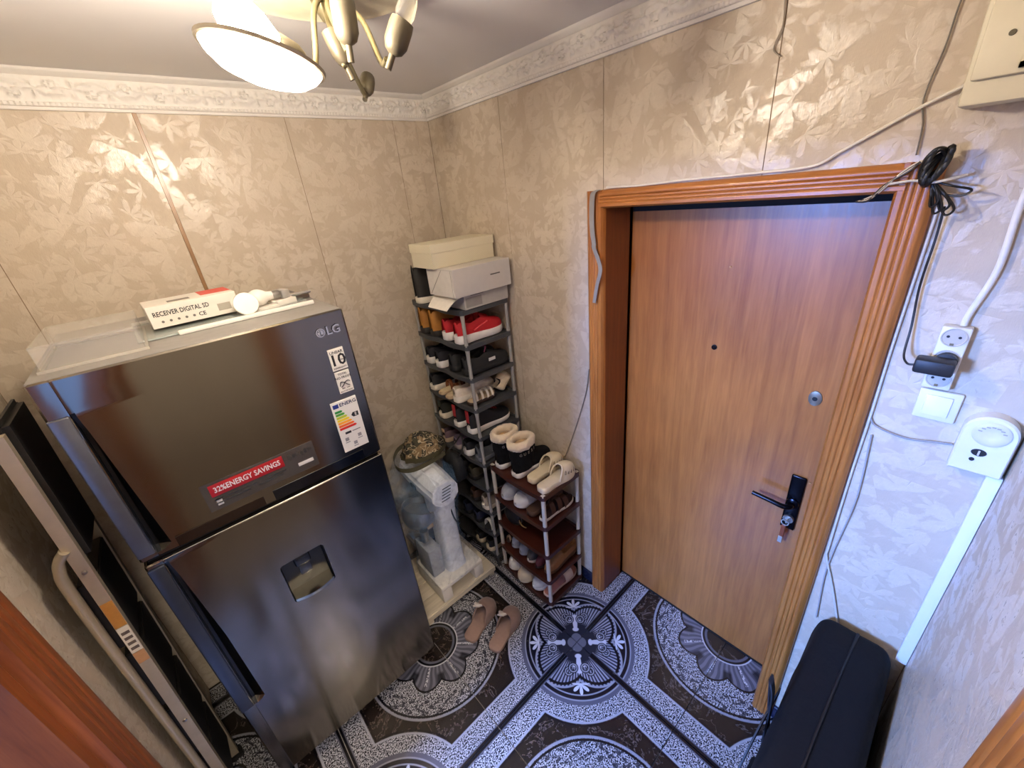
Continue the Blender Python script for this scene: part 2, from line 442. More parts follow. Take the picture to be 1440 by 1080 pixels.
obj('jamb_head', bx((0, -1.783, 1.93), (.165, -1.03, 1.975)), mat('3c3030', .5), door)
obj('hinge_stile', bx((.145, -1.03, 0), (.166, -1.006, 1.93), .002, 1), CASEV, door)
leaf = obj('door_leaf', bx((.168, -1.782, .006), (.205, -1.0, 1.905), .002, 1), DOORW, door)
obj('gap_seal', bx((.1665, -1.785, 1.90), (.2, -1.0, 1.935)), mat('120e0c', .9), door)
obj('threshold', bx((.166, -1.79, -.012), (.3, -1.0, .004)), mat('1a1716', .7), door)
obj('backing', bx((.21, -1.84, -.03), (.25, -.97, 2.0)), mat('15110e', .9), door)
for z in (1.66, 1.03, .33):
    bm = new(); lathe(bm, [(.0, -.045), (.006, -.045), (.006, .045), (.0, .045)], 10, Matrix.Translation((.156, -1.0075-.002, z))); obj('hinge', bm, mat('3a2616', .4, .6), door)
BRZ = mat('16161c', .25, .8); STL = mat('a9a49c', .3, .9)
hp = obj('handle_plate', bx((.158, -1.742, .80), (.169, -1.697, 1.035), .008, 3), BRZ, door, smooth=40)
bm = new(); tube(bm, [(.16, -1.718, .918), (.135, -1.717, .918), (.122, -1.70, .918), (.12, -1.66, .922), (.121, -1.60, .925)], lambda t: .011-.003*t, 10); obj('lever', bm, BRZ, hp, smooth=50)
bm = new(); lathe(bm, [(0, 0), (.02, 0), (.019, .006), (.012, .01), (0, .011)], 18, frameM((.158, -1.719, .92), (0, -1, 0), (0, 0, 1))); obj('lever_collar', bm, BRZ, hp, smooth=40)
bm = new(); lathe(bm, [(0, 0), (.017, 0), (.016, .01), (0, .011)], 16, frameM((.158, -1.719, .85), (0, -1, 0), (0, 0, 1))); box(bm, (.13, -1.721, .845), (.15, -1.717, .855)); obj('lock_cylinder', bm, STL, hp, smooth=40)
key = thing('key_bunch', 'small bunch of keys with brown fob hanging from the door lock', 'keys', (.136, -1.719, .85))
bm = new(); lathe(bm, [(.010, -.0015), (.013, -.0015), (.013, .0015), (.010, .0015)], 14, frameM((0, .004, -.008), (0, 1, 0), (0, 0, 1))); obj('key_head', bm, STL, key)
bm = new(); box(bm, (-.004, -.002, -.075), (.004, .012, -.022), .002, 1); obj('fob', bm, mat('7c3c22', .5), key)
bm = new(); box(bm, (-.002, 0, -.105), (.001, .014, -.076), .001, 1); obj('key_blade', bm, STL, key)
bm = new(); lathe(bm, [(0, 0), (.026, 0), (.025, .004), (.014, .006), (0, .006)], 24, frameM((.168, -1.707, 1.332), (0, -1, 0), (0, 0, 1)) @ Matrix.Diagonal((.72, 1, 1, 1))); e = obj('escutcheon', bm, mat('9a917f', .35, .8), door, smooth=40)
bm = new(); lathe(bm, [(0, 0), (.007, 0), (.007, .002), (0, .002)], 12, frameM((.1625, -1.707, 1.332), (0, -1, 0), (0, 0, 1))); obj('keyhole', bm, mat('100c0a', .6), e)
bm = new(); lathe(bm, [(0, 0), (.010, 0), (.009, .004), (.005, .005), (0, .003)], 16, frameM((.168, -1.381, 1.436), (0, -1, 0), (0, 0, 1))); obj('peephole', bm, mat('1d130d', .3, .7), door, smooth=40)
for (y, z) in ((-1.40, 1.72), (-1.75, 1.02)):
    bm = new(); lathe(bm, [(0, 0), (.004, 0), (.003, .003), (0, .003)], 8, frameM((.168, y, z), (0, -1, 0), (0, 0, 1))); obj('nail_head', bm, mat('b98b5a', .3, .6), door)

# ------------------------------------------------------------------ side doorway (left wall) and rear doorway (front wall)
d2o = bpy.data.objects.new('door_2', None); COL.objects.link(d2o); struct(d2o); d2o['label'] = 'open doorway with brown wooden casing beside the step ladder'
DK = wood('casing_wood_red', '6b3518', '94532a', 'z', 1.2, .4)
casing_v('casing_side', XC+.0002, CY0, -.765, 0, 2.06, 1, d2o, DK, .02)
casing_v('casing_side', XC+.0002, CY1, CY1-.1, 0, 2.06, 1, d2o, DK, .02)
obj('casing_head', bx((XC+.0002, CY1-.1, 2.0), (XC+.02, -.765, 2.1), .003), DK, d2o)
obj('jamb_side', bx((XC-.17, CY0-.035, 0), (XC, CY0, 2.0)), DK, d2o); obj('jamb_side', bx((XC-.17, CY1, 0), (XC, CY1+.035, 2.0)), DK, d2o)
obj('jamb_head', bx((XC-.17, CY1, 1.965), (XC, CY0, 2.0)), DK, d2o)
d3o = bpy.data.objects.new('door_3', None); COL.objects.link(d3o); struct(d3o); d3o['label'] = 'doorway with orange brown casing in the front wall'
def casing_x(name, y, x_in, x_out, z0, z1, parent):
    w = abs(x_out-x_in); s = 1 if x_out > x_in else -1; pr = fluted(w, w, .02); bm = new()
    loft(bm, [[(x_in+s*a, y+o, z) for a, o in pr] for z in (z0, z1)]); return obj(name, bm, CASEV, parent, smooth=40)
casing_x('casing_side', YD+.0002, EX0, -.742, 0, 2.06, d3o); casing_x('casing_side', YD+.0002, EX1, EX1-.07, 0, 2.06, d3o)
obj('casing_head', bx((EX1-.07, YD+.0002, 2.0), (-.742, YD+.02, 2.1), .003), CASEV, d3o)
for x0_ in (EX0-.03, EX1): obj('jamb_side', bx((x0_, YD-.13, 0), (x0_+.03, YD, 2.0)), CASEV, d3o)
obj('jamb_head', bx((EX1, YD-.13, 1.97), (EX0, YD, 2.0)), CASEV, d3o)
# unseen room behind the camera; its lamp is added to brighten the hall
QX0, QX1, QY0, QY1 = -1.9, -.1, -4.3, YD-.12; PAINT = mat('c6c2bb', .7, var=.05)
struct(obj('floor_3', bx((QX0, QY0, -.06), (QX1, QY1, -.002)), wood('room_floor_wood', '5c544c', '7a7066', 'y', .6)))
struct(obj('ceiling_3', bx((QX0, QY0, H), (QX1, QY1, H+.1)), mat('d8d5cf', .8)))
bm = new(); box(bm, (QX0-.1, QY0, -.06), (QX0, QY1, H)); box(bm, (QX1, QY0, -.06), (QX1+.1, QY1, H)); box(bm, (QX0, QY0-.1, -.06), (QX1, QY0, H)); struct(obj('wall_room_behind', bm, PAINT))
cl3 = thing('fill_lamp', 'round flush fill lamp added in the unseen room behind the doorway', 'ceiling lamp', (-1.15, -3.1, H))
bm = new(); lathe(bm, [(0, -.07), (.07, -.066), (.12, -.045), (.145, -.012), (.145, -.01)], 28); obj('fill_dome', bm, mat('fff0dc', .4, emit=FILL_E), cl3, smooth=60)
bm = new(); lathe(bm, [(0, -.001), (.16, -.001), (.16, -.012), (.14, -.014)], 28); obj('fill_ring', bm, mat('d9d6d0', .4), cl3, smooth=40)
# the room beyond the side doorway, with the window the daylight comes through
RX0, RX1, RY0, RY1 = -3.5, XC-.15, -2.7, -.2
OUT = mat('b9b4ab', .8)
struct(obj('floor_2', bx((RX0, RY0, -.06), (RX1, RY1, -.012)), mat('4a4038', .4)))
struct(obj('ceiling_2', bx((RX0, RY0, H), (RX1, RY1, H+.1)), OUT))
bm = new(); box(bm, (RX0, RY1, -.06), (RX1, RY1+.1, H)); box(bm, (RX0, RY0-.1, -.06), (RX1, RY0, H)); struct(obj('wall_beyond', bm, OUT))
WY0, WY1, WZ0, WZ1 = -1.08, -.58, 1.82, 2.38
bm = new(); box(bm, (RX0-.1, RY0, -.06), (RX0, RY1, WZ0)); box(bm, (RX0-.1, RY0, WZ1), (RX0, RY1, H)); box(bm, (RX0-.1, RY0, WZ0), (RX0, WY0, WZ1)); box(bm, (RX0-.1, WY1, WZ0), (RX0, RY1, WZ1))
struct(obj('wall_window_side', bm, OUT))
bm = new()
for (a, b) in (((WY0, WZ0), (WY0+.05, WZ1)), ((WY1-.05, WZ0), (WY1, WZ1)), ((WY0, WZ0), (WY1, WZ0+.05)), ((WY0, WZ1-.05), (WY1, WZ1))):
    box(bm, (RX0-.07, a[0], a[1]), (RX0-.02, b[0], b[1]))
struct(obj('window_1', bm, mat('e6e6e6', .4)))
#@@PART2
# ------------------------------------------------------------------ ceiling lamp
BRASS = mat('7d7458', .35, .75, var=.2); CREAM = mat('cfc6a8', .45)
lamp = thing('chandelier', 'brass ceiling lamp with bent arms, one lit bulb over a glass dish', 'ceiling lamp', (-.80, -.93, 2.40))
def L(p): return Vector(p)-Vector((-.80, -.93, 2.40))
bm = new(); lathe(bm, [(0, .045), (.20, .045), (.215, .036), (.217, .026), (.205, .018), (.19, .022), (.05, .010), (0, .008)], 40); obj('canopy_plate', bm, CREAM, lamp, smooth=40)
bm = new(); lathe(bm, [(.0, .012), (.028, .012), (.03, -.01), (.022, -.03), (.014, -.045), (0, -.05)], 20); obj('hub', bm, BRASS, lamp, smooth=50)
GLOW = mat('fff0de', .4, emit=BULB_E)
m, bs = newmat('lit_dish_glass'); put(bs, 'Base Color', (.95, .93, .88, 1)); put(bs, 'Roughness', .35); put(bs, 'Transmission Weight', .0)
tr = m.node_tree.nodes.new('ShaderNodeBsdfTranslucent'); tr.inputs[0].default_value = (.95, .92, .85, 1); ms = m.node_tree.nodes.new('ShaderNodeMixShader'); ms.inputs[0].default_value = .85
m.node_tree.links.new(bs.outputs[0], ms.inputs[1]); m.node_tree.links.new(tr.outputs[0], ms.inputs[2]); tp = m.node_tree.nodes.new('ShaderNodeBsdfTransparent'); m2 = m.node_tree.nodes.new('ShaderNodeMixShader'); m2.inputs[0].default_value = .68; m.node_tree.links.new(ms.outputs[0], m2.inputs[1]); m.node_tree.links.new(tp.outputs[0], m2.inputs[2]); m.node_tree.links.new(m2.outputs[0], m.node_tree.nodes['Material Output'].inputs[0]); DISH = m
GLASS = mat('e8e6dc', .05, trans=.9, alpha=.55, var=.02)
def arm(path, sock, axis, r=.019, ln=.055, hole=True):
    bm = new(); tube(bm, [L(p) for p in path], .0055, 8); a = obj('arm', bm, BRASS, lamp, smooth=60)
    z = Vector(axis).normalized(); M = frameM(L(sock), z.orthogonal(), z.cross(z.orthogonal()))
    bm = new(); lathe(bm, [(0, -.03), (.006, -.03), (.006, -.006), (.010, -.004), (r*.75, 0), (r, .012), (r, ln*.8), (r*.93, ln), (r*.62, ln), (r*.6, ln*.55), (0, ln*.5)], 18, M); s = obj('socket', bm, mat('5f5746', .45, .5, var=.3), lamp, smooth=40)
    bm = new(); lathe(bm, [(0, ln*.55), (r*.57, ln*.55), (r*.57, ln*.6), (0, ln*.6)], 14, M); obj('contact', bm, mat('2b2723', .6), s)
    return M, s
# arm with the lit bulb and its dish
M1, s1 = arm([(-.82, -.95, 2.385), (-.86, -1.0, 2.34), (-.885, -1.03, 2.275), (-.90, -1.045, 2.243)], (-.925, -1.055, 2.255), (-.96, -.42, .28), .016, .05)
bm = new(); lathe(bm, [(0, .045), (.012, .045), (.016, .055), (.027, .08), (.031, .1), (.027, .122), (.014, .136), (0, .14)], 20, M1); bulb = obj('bulb', bm, GLOW, s1, smooth=60)
ax = Vector((.28, -.06, .96)).normalized(); uu = Vector((1, 0, 0)); uu = (uu-ax*uu.dot(ax)).normalized(); Md = frameM(L((-1.005, -1.10, 2.222)), uu, ax.cross(uu))
bm = new(); lathe(bm, [(0, -.020), (.035, -.018), (.062, -.010), (.078, .002), (.086, .014)], 40, Md); obj('glass_dish', bm, DISH, lamp, smooth=60)
bm = new(); lathe(bm, [(.084, .012), (.089, .012), (.090, .017), (.084, .018), (.084, .012)], 40, Md); obj('dish_rim', bm, mat('a39a86', .4, .5), lamp, smooth=60)
# other arms
M2, s2 = arm([(-.78, -.95, 2.385), (-.78, -1.03, 2.33), (-.79, -1.09, 2.252), (-.795, -1.122, 2.247)], (-.79, -1.142, 2.255), (.42, -.30, .85), .021, .048)
bm = new(); lathe(bm, [(0, .03), (.011, .03), (.013, .045), (.017, .06), (.015, .08), (.008, .1), (.002, .115), (0, .117)], 16, M2); obj('candle_bulb', bm, GLASS, s2, smooth=60)
arm([(-.80, -.945, 2.385), (-.83, -1.0, 2.35), (-.845, -1.06, 2.29), (-.85, -1.085, 2.262)], (-.85, -1.095, 2.275), (.02, -.12, .95), .021, .062)
arm([(-.81, -.94, 2.385), (-.83, -.99, 2.33), (-.838, -1.03, 2.262), (-.838, -1.035, 2.255)], (-.835, -1.03, 2.262), (-.25, .1, .85), .016, .05)
arm([(-.79, -.91, 2.385), (-.75, -.85, 2.34), (-.70, -.80, 2.28), (-.68, -.78, 2.262)], (-.675, -.775, 2.275), (.5, .5, .7), .019, .05)
# ------------------------------------------------------------------ refrigerator
def steel(name, c1, c2, rough):
    m, bs = newmat(name); x, y, z = coords(); k = vec(x*.01, y, z); n = nse(k, 900., 2); n2 = nse(vec(x, y, z*.1), 6., 2)
    put(bs, 'Base Color', mix(n2, lin(c1), lin(c2))); put(bs, 'Metallic', 1.); put(bs, 'Roughness', rough)
    put(bs, 'Anisotropic', .6); put(bs, 'Anisotropic Rotation', .25)
    t = X.nt.nodes.new('ShaderNodeTangent'); t.direction_type = 'RADIAL'; t.axis = 'Z'; X.nt.links.new(t.outputs[0], bs.inputs['Tangent'])
    bump(bs, nse(vec(x, y, z*.1), 4.5, 0.), .12, .02)
    return m
STEEL = steel('brushed_dark_steel', '7d756b', '8f867b', .17)
fx0, fx1, fyf, fzt, fzs = -1.536, -.843, -.6585, 1.735, 1.198
fr = thing('refrigerator', 'tall dark steel two door refrigerator with stickers and water dispenser', 'refrigerator', ((fx0+fx1)/2, -.35, 0))
OF = Vector(((fx0+fx1)/2, -.35, 0))
def fo(name, bm, m, parent=None, smooth=None, label=None):
    o = obj(name, bm, m, parent or fr, smooth, label); o.data.transform(Matrix.Translation(-OF)); return o
SIDE = mat('3b3c40', .4, .3, var=.06)
fo('body', bx((fx0+.004, fyf+.075, .04), (fx1-.004, -.03, fzt-.012), .006), SIDE, smooth=40)
fo('top_cap', bx((fx0+.002, fyf+.004, fzt-.012), (fx1-.002, -.03, fzt), .004), mat('8f8b86', .4, .3), smooth=40)
for x in (fx0+.06, fx1-.06):
    for y in (fyf+.1, -.09):
        bm = new(); lathe(bm, [(0, 0), (.02, 0), (.018, .045), (0, .045)], 12, Matrix.Translation((x, y, 0))); fo('foot', bm, mat('151515', .6))
POCK = mat('0d1016', .3)
def fdoor(name, z0, z1, g0, g1):
    # door skin with a finger groove beside the left edge between g0 and g1
    x1, x2 = fx0+.040, fx0+.074; xe = x2; zs = [z0, z0+.004, g0, g0+.012, (g0+g1)/2, g1-.2, g1-.1, g1-.05, g1-.012, g1, z1-.004, z1]
    zs = sorted(set(max(z0, min(z1, z)) for z in zs)); rings = []
    for z in zs:
        gz = 0 if z <= g0 or z >= g1 else min(1, (z-g0)/.012, (g1-z)/.05)
        e = .004 if z in (z0, z1) else 0
        x2 = x1+.010+.026*min(1, max(0, (g1-z)/.42))
        pts = [(fx0+e, fyf+.07), (fx0+e, fyf+.006+e), (fx0+.005+e, fyf+.0005+e), (x1-.004, fyf-.004*gz+e), (x1, fyf-.001+e), (x1+.001, fyf+.022*gz+e+.0002), (x1+.009, fyf+.022*gz+e+.0002), (max(x1+.0095, x2-.018*(1-gz)), fyf+e)]
        for t in (.2, .4, .6, .8): pts.append((xe+(fx1-xe)*t, fyf-.0035*math.sin(PI*t)+e))
        pts += [(fx1-.006-e, fyf+e), (fx1-e, fyf+.006+e), (fx1-e, fyf+.07)]
        rings.append([(a, b, z) for a, b in pts])
    bm = new(); loft(bm, rings)
    for f in bm.faces:
        c = f.calc_center_median()
        if x1 < c.x < x2 and c.y > fyf+.001 and g0-.002 < c.z < g1+.002 and abs(f.normal.z) < .9: f.material_index = 1
    return fo(name, bm, [STEEL, POCK], smooth=35)
upd = fdoor('freezer_door', fzs+.006, fzt-.002, fzs+.02, 1.648)
lod = fdoor('lower_door', .062, fzs-.008, .49, fzs-.02)
fo('door_gap', bx((fx0+.01, fyf+.02, fzs-.012), (fx1-.01, fyf+.07, fzs+.01)), mat('0c0c0e', .5))
fo('lower_door_edge', bx((fx0+.04, fyf-.0035, fzs-.0095), (fx1-.003, fyf+.01, fzs-.0072), .001, 1), mat('cfcabf', .25, 1.))
fo('handle_bevel', bx((fx0+.0005, fyf-.006, fzs+.024), (fx0+.0385, fyf+.004, 1.645), .004, 3), mat('6b6e75', .3, .7), upd, smooth=40)
fo('handle_bevel', bx((fx0+.0005, fyf-.006, .492), (fx0+.0385, fyf+.004, fzs-.022), .004, 3), mat('454a55', .3, .7), lod, smooth=40)
# dispenser: cut a recess into the lower door
cx0, cx1, cz0, cz1 = -1.268, -1.127, .79, .965
cut = obj('recess_cutter', bx((cx0, fyf-.05, cz0), (cx1, fyf+.052, cz1), .012, 3), POCK); cut.data.transform(Matrix.Translation(-OF))
cut.location = fr.location
bo = lod.modifiers.new('recess', 'BOOLEAN'); bo.operation = 'DIFFERENCE'; bo.object = cut; bo.solver = 'EXACT'
bpy.context.view_layer.update()
me = bpy.data.meshes.new_from_object(lod.evaluated_get(bpy.context.evaluated_depsgraph_get())); lod.modifiers.clear(); lod.data = me; bpy.data.objects.remove(cut)
wd = fo('water_dispenser', bx((cx0+.004, fyf+.048, cz0+.004), (cx1-.004, fyf+.0515, cz1-.004)), mat('15171c', .3), smooth=40, label='recessed water dispenser in the lower door')
fo('spout', bx((-1.225, fyf+.018, .905), (-1.172, fyf+.047, .958), .008, 3), mat('1e2026', .25), wd, smooth=40)
fo('paddle', bx((-1.218, fyf+.030, .855), (-1.179, fyf+.038, .905), .004, 2), mat('53565c', .25, .6), wd, smooth=40)
bm = new(); pts = [(-.066, .0), (.066, .0)]+[(.066-.132*i/14, -.02-.016*math.sin(PI*i/14)) for i in range(15)]
loft(bm, [[(-1.1975+a, fyf+.048*(1 if i < 2 else 0)+(b if i >= 2 else 0)+.018, z) for i, (a, b) in enumerate(pts)] for z in (cz0+.003, cz0+.014)])
fo('drip_tray', bm, mat('b8b09c', .2, 1.), wd, smooth=30)
# strip between the doors and prints
fo('dark_strip', bx((-1.20, fyf-.0042, 1.207), (-.905, fyf+.001, 1.243), .0008, 1), mat('0b0e18', .12), upd)
fo('dark_strip', bx((-1.45, fyf-.0032, 1.207), (-1.215, fyf+.001, 1.240), .0008, 1), mat('3a2c24', .15, .6), upd)
WHITE = mat('e3dfd6', .5, var=.03); INK = mat('17171a', .5); FY = fyf-.0046
def plate(name, x0, x1, z0, z1, m, y=FY, parent=upd): return fo(name, bx((x0, y, z0), (x1, fyf+.0005, z1), .0002, 1), m, parent)
def ftext(s, size, x, z, m, y=FY-.0003, sx=1., align='CENTER', parent=upd, name='lettering'):
    M = frameM((x-OF.x, y-OF.y, z-OF.z), (1, 0, 0), (0, 0, 1)); return text(name, s, size, M, m, parent, .0002, align, sx)
SILV = mat('d8d6d0', .25, .9)
bm = new(); lathe(bm, [(.0, 0), (.0135, 0), (.0135, .0015), (0, .0015)], 28, frameM((-.927, FY+.001, 1.677), (1, 0, 0), (0, 0, 1))); em = fo('emblem', bm, SILV, upd)
bm = new(); box(bm, (-.9285, FY-.001, 1.669), (-.9265, FY, 1.684)); box(bm, (-.9285, FY-.001, 1.669), (-.922, FY, 1.671)); fo('emblem_mark', bm, mat('55524e', .4, .5), em)
bm = new(); lathe(bm, [(0, 0), (.0016, 0), (.0016, .001), (0, .001)], 10, frameM((-.9325, FY, 1.681), (1, 0, 0), (0, 0, 1))); fo('emblem_mark', bm, mat('55524e', .4, .5), em)
bm = new(); lathe(bm, [(.0092, 0), (.0104, 0), (.0104, .0006), (.0092, .0006), (.0092, 0)], 26, frameM((-.927, FY-.0004, 1.677), (1, 0, 0), (0, 0, 1))); fo('emblem_mark', bm, mat('55524e', .4, .5), em)
ftext('LG', .036, -.888, 1.677, SILV)
st = plate('warranty_sticker', -.924, -.876, 1.547, 1.618, WHITE); ftext('LINEAR', .0125, -.90, 1.606, INK, parent=st); ftext('10', .052, -.901, 1.579, INK, parent=st); ftext('YEAR', .006, -.8875, 1.579, INK, parent=st); ftext('WARRANTY', .0075, -.90, 1.554, INK, parent=st)
st = plate('frost_sticker', -.923, -.877, 1.467, 1.541, WHITE); ftext('TOTAL', .009, -.90, 1.532, INK, parent=st); ftext('NO FROST', .0105, -.90, 1.520, INK, parent=st)
bm = new()
for s in (-1, 1):
    tube(bm, [(-.90+s*.017, FY-.0006, 1.497+s*.004), (-.90+s*.012, FY-.0006, 1.506), (-.90+s*.002, FY-.0006, 1.503), (-.90-s*.006, FY-.0006, 1.494), (-.90-s*.014, FY-.0006, 1.489)], .0026, 6, 5, flat=.4)
    box(bm, (-.90+s*.008-.005, FY-.001, 1.482), (-.90+s*.008+.005, FY, 1.4835))
fo('emblem_mark', bm, INK, st); ftext('MULTI AIR FLOW', .0052, -.90, 1.4725, INK, parent=st)
st = plate('energy_label', -.964, -.879, 1.259, 1.446, mat('e6e4de', .5, var=.03))
fo('label_band', bx((-.959, FY-.0005, 1.424), (-.941, FY, 1.438)), mat('1c2f7c', .5), st); ftext('ENERG', .0165, -.938, 1.431, mat('1c2a55', .5), sx=1.1, align='LEFT', parent=st)
for i, c in enumerate(('1d8a3c', '4ca53a', 'b9c832', 'f0d62a', 'f0a528', 'e66a22', 'd5261f')):
    w = .020+.0055*i; z = 1.410-.0105*i; bm = new(); prism(bm, [(-.958, z-.004), (-.958+w, z-.004), (-.953+w, z), (-.958+w, z+.004), (-.958, z+.004)], 0, .0006)
    bmesh.ops.transform(bm, matrix=Matrix(((1, 0, 0, 0), (0, 0, -1, FY), (0, 1, 0, 0), (0, 0, 0, 1))), verts=bm.verts[:]); fo('rating_bar', bm, mat(c, .5, var=.03), st)
bm = new(); prism(bm, [(-.910, 1.383), (-.904, 1.375), (-.886, 1.375), (-.886, 1.391), (-.904, 1.391)], 0, .0006); bmesh.ops.transform(bm, matrix=Matrix(((1, 0, 0, 0), (0, 0, -1, FY), (0, 1, 0, 0), (0, 0, 0, 1))), verts=bm.verts[:]); ar = fo('rating_arrow', bm, INK, st)
ftext('E', .0145, -.895, 1.383, WHITE, y=FY-.0009, parent=st)
fo('print_line', bx((-.945, FY-.0004, 1.323), (-.925, FY, 1.331)), INK, st); fo('print_line', bx((-.921, FY-.0004, 1.3255), (-.893, FY, 1.3285)), mat('77777a', .5), st)
for (x, z) in ((-.945, 1.298), (-.901, 1.298), (-.921, 1.275)):
    bm = new(); box(bm, (x-.006, FY-.0004, z), (x+.006, FY, z+.012)); box(bm, (x-.008, FY-.0004, z-.007), (x+.008, FY, z-.004)); fo('print_line', bm, mat('8d8d90', .5), st)
st = plate('savings_label', -1.355, -1.050, 1.262, 1.352, mat('6d6864', .25, .5, alpha=.75), FY+.0012)
rb = fo('red_band', bx((-1.338, FY-.0004, 1.306), (-1.143, FY+.001, 1.344), .003, 2), mat('b5161c', .4, var=.04), st, smooth=40)
ftext('32%ENERGY SAVINGS', .0245, -1.2405, 1.325, mat('f1eeea', .5, var=.02), y=FY-.001, sx=.745, parent=st)
for (x, z, w) in ((-1.28, 1.294, .11), (-1.17, 1.294, .05), (-1.29, 1.283, .09), (-1.19, 1.283, .07)): fo('print_line', bx((x-w/2, FY-.0002, z-.002), (x+w/2, FY+.001, z+.002)), mat('3c3a38', .5), st)
bm = new(); box(bm, (-1.333, FY-.0002, 1.275), (-1.319, FY+.001, 1.296)); fo('print_mark', bm, mat('c9c6c0', .5), st)
for k in range(6): fo('print_mark', bx((-1.128+.012*k, FY-.0002, 1.318+.004*(k % 3)), (-1.120+.012*k, FY+.001, 1.336-.003*(k % 2))), mat('3a3532', .5), st)
fo('print_mark', bx((-1.108, FY-.0004, 1.284), (-1.062, FY+.001, 1.296), .003, 2), mat('d8d4cc', .5), st)

# ------------------------------------------------------------------ things on the refrigerator
ZF = fzt+.0005
CLEAR = mat('e9e4da', .08, alpha=.15, var=.02, spec=.6)
t = thing('clear_drawer', 'empty clear plastic refrigerator drawer upside down on refrigerator top', 'drawer', (-1.415, -.44, ZF), .0)
bm = new(); a, b, h, w = .095, .15, .06, .003
box(bm, (-a, -b, h-w), (a, b, h)); box(bm, (-a, -b, 0), (-a+w, b, h)); box(bm, (a-w, -b, 0), (a, b, h)); box(bm, (-a, -b, 0), (a, -b+w, h)); box(bm, (-a, b-w, 0), (a, b, h)); obj('tray_body', bm, CLEAR, t)
bm = new(); box(bm, (-a-.006, -b-.006, 0), (a+.006, -b, .007)); box(bm, (-a-.006, b, 0), (a+.006, b+.006, .007)); box(bm, (-a-.006, -b, 0), (-a, b, .007)); box(bm, (a, -b, 0), (a+.006, b, .007)); obj('rim', bm, mat('cfc8bb', .2, alpha=.6, var=.02), t)
t = thing('glass_shelf', 'flat glass refrigerator shelf with white edge strip under receiver box', 'shelf', (-1.12, -.36, ZF), .03)
obj('pane', bx((-.22, -.14, .001), (.24, .14, .006), .001, 1), mat('c9d2cc', .08, alpha=.45, var=.02), t)
obj('edge_strip', bx((-.13, -.152, 0), (.24, -.14, .013), .003, 2), mat('e4e1d8', .4), t, smooth=40); obj('edge_strip', bx((-.22, .14, 0), (.24, .152, .013), .003, 2), mat('e4e1d8', .4), t, smooth=40)
t = thing('receiver_box', 'white cardboard box printed RECEIVER DIGITAL SD on refrigerator top', 'box', (-1.185, -.34, ZF+.0135), .045)
a, b, h = .112, .075, .062; CARD = mat('e2dccf', .6, var=.04)
obj('carton', bx((-a, -b, 0), (a, b, h), .001, 1), CARD, t)
obj('red_print', bx((.03, -.03, h), (a-.002, .072, h+.0005)), mat('d8584a', .6, var=.08), t); obj('grey_print', bx((-.055, -.045, h), (.0, -.01, h+.0005)), mat('7d7468', .6), t)
text('lettering', 'RECEIVER DIGITAL SD', .0185, frameM((-.033, -b-.0003, .038), (1, 0, 0), (0, 0, 1)), INK, t, sx=.76)
text('lettering', 'CE', .016, frameM((.012, -b-.0003, .016), (1, 0, 0), (0, 0, 1)), INK, t)
for i in range(5):
    bm = new(); x = -.085+i*.019; lathe(bm, [(.0, 0), (.0036, 0), (.0036, .0006), (0, .0006)], 10, frameM((x, -b, .016), (1, 0, 0), (0, 0, 1))); obj('print_mark', bm, mat('6c6660', .6), t)
obj('barcode', bx((.055, -b-.0005, .013), (.09, -b, .034)), mat('a7a091', .6), t)
t = thing('light_bulb', 'round white bulb lying on refrigerator top beside receiver box', 'light bulb', (-1.015, -.41, ZF+.0405), 0)
bm = new(); lathe(bm, [(0, -.028), (.012, -.026), (.022, -.018), (.027, -.005), (.027, .006), (.022, .018), (.015, .028), (.013, .045)], 24, frameM((0, 0, 0), (0, 1, 0), (0, 0, 1))); obj('globe', bm, mat('efe9e0', .25, var=.02), t, smooth=60)
bm = new(); lathe(bm, [(.0135, .044), (.0135, .062), (.010, .068), (0, .069)], 16, frameM((0, 0, 0), (0, 1, 0), (0, 0, 1))); obj('screw_base', bm, STL, t, smooth=40)
t = thing('bulb_carton', 'small white carton propping the round bulb on refrigerator top', 'box', (-1.015, -.41, ZF+.0005), .1)
obj('carton', bx((-.04, -.035, 0), (.045, .035, .0125), .001, 1), mat('dcd6cc', .6), t)
t = thing('white_disc', 'flat round white disc leaning beside the receiver box', 'disc', (-1.058, -.452, ZF), 0)
bm = new(); lathe(bm, [(0, 0), (.033, 0), (.035, .003), (.033, .007), (0, .007)], 28, frameM((0, .0, .036), (1, 0, .0), (0, .35, 1))); obj('disc', bm, mat('ece6da', .45, var=.03), t, smooth=40)
t = thing('door_rack_bracket', 'white plastic bracket piece lying on refrigerator top near the bulb', 'bracket', (-.95, -.40, ZF), .35)
bm = new(); box(bm, (-.03, -.03, 0), (.04, .03, .022), .004, 2); obj('plate', bm, mat('d9d4ca', .4), t, smooth=40); bm = new(); box(bm, (.0, -.02, .022), (.03, .03, .05), .005, 2); obj('clip', bm, mat('b9b6b0', .3, .4), t, smooth=40)
t = thing('hinge_bracket', 'grey metal bracket with rod lying on refrigerator right corner', 'bracket', (-.895, -.36, ZF), .15)
obj('bar', bx((-.05, -.012, 0), (.048, .016, .018), .003, 2), mat('98958e', .3, .9), t, smooth=40)
bm = new(); tube(bm, [(-.055, -.02, .024), (.045, -.03, .024)], .006, 10, 1); obj('rod', bm, mat('d6d2ca', .2, .9), t, smooth=60)

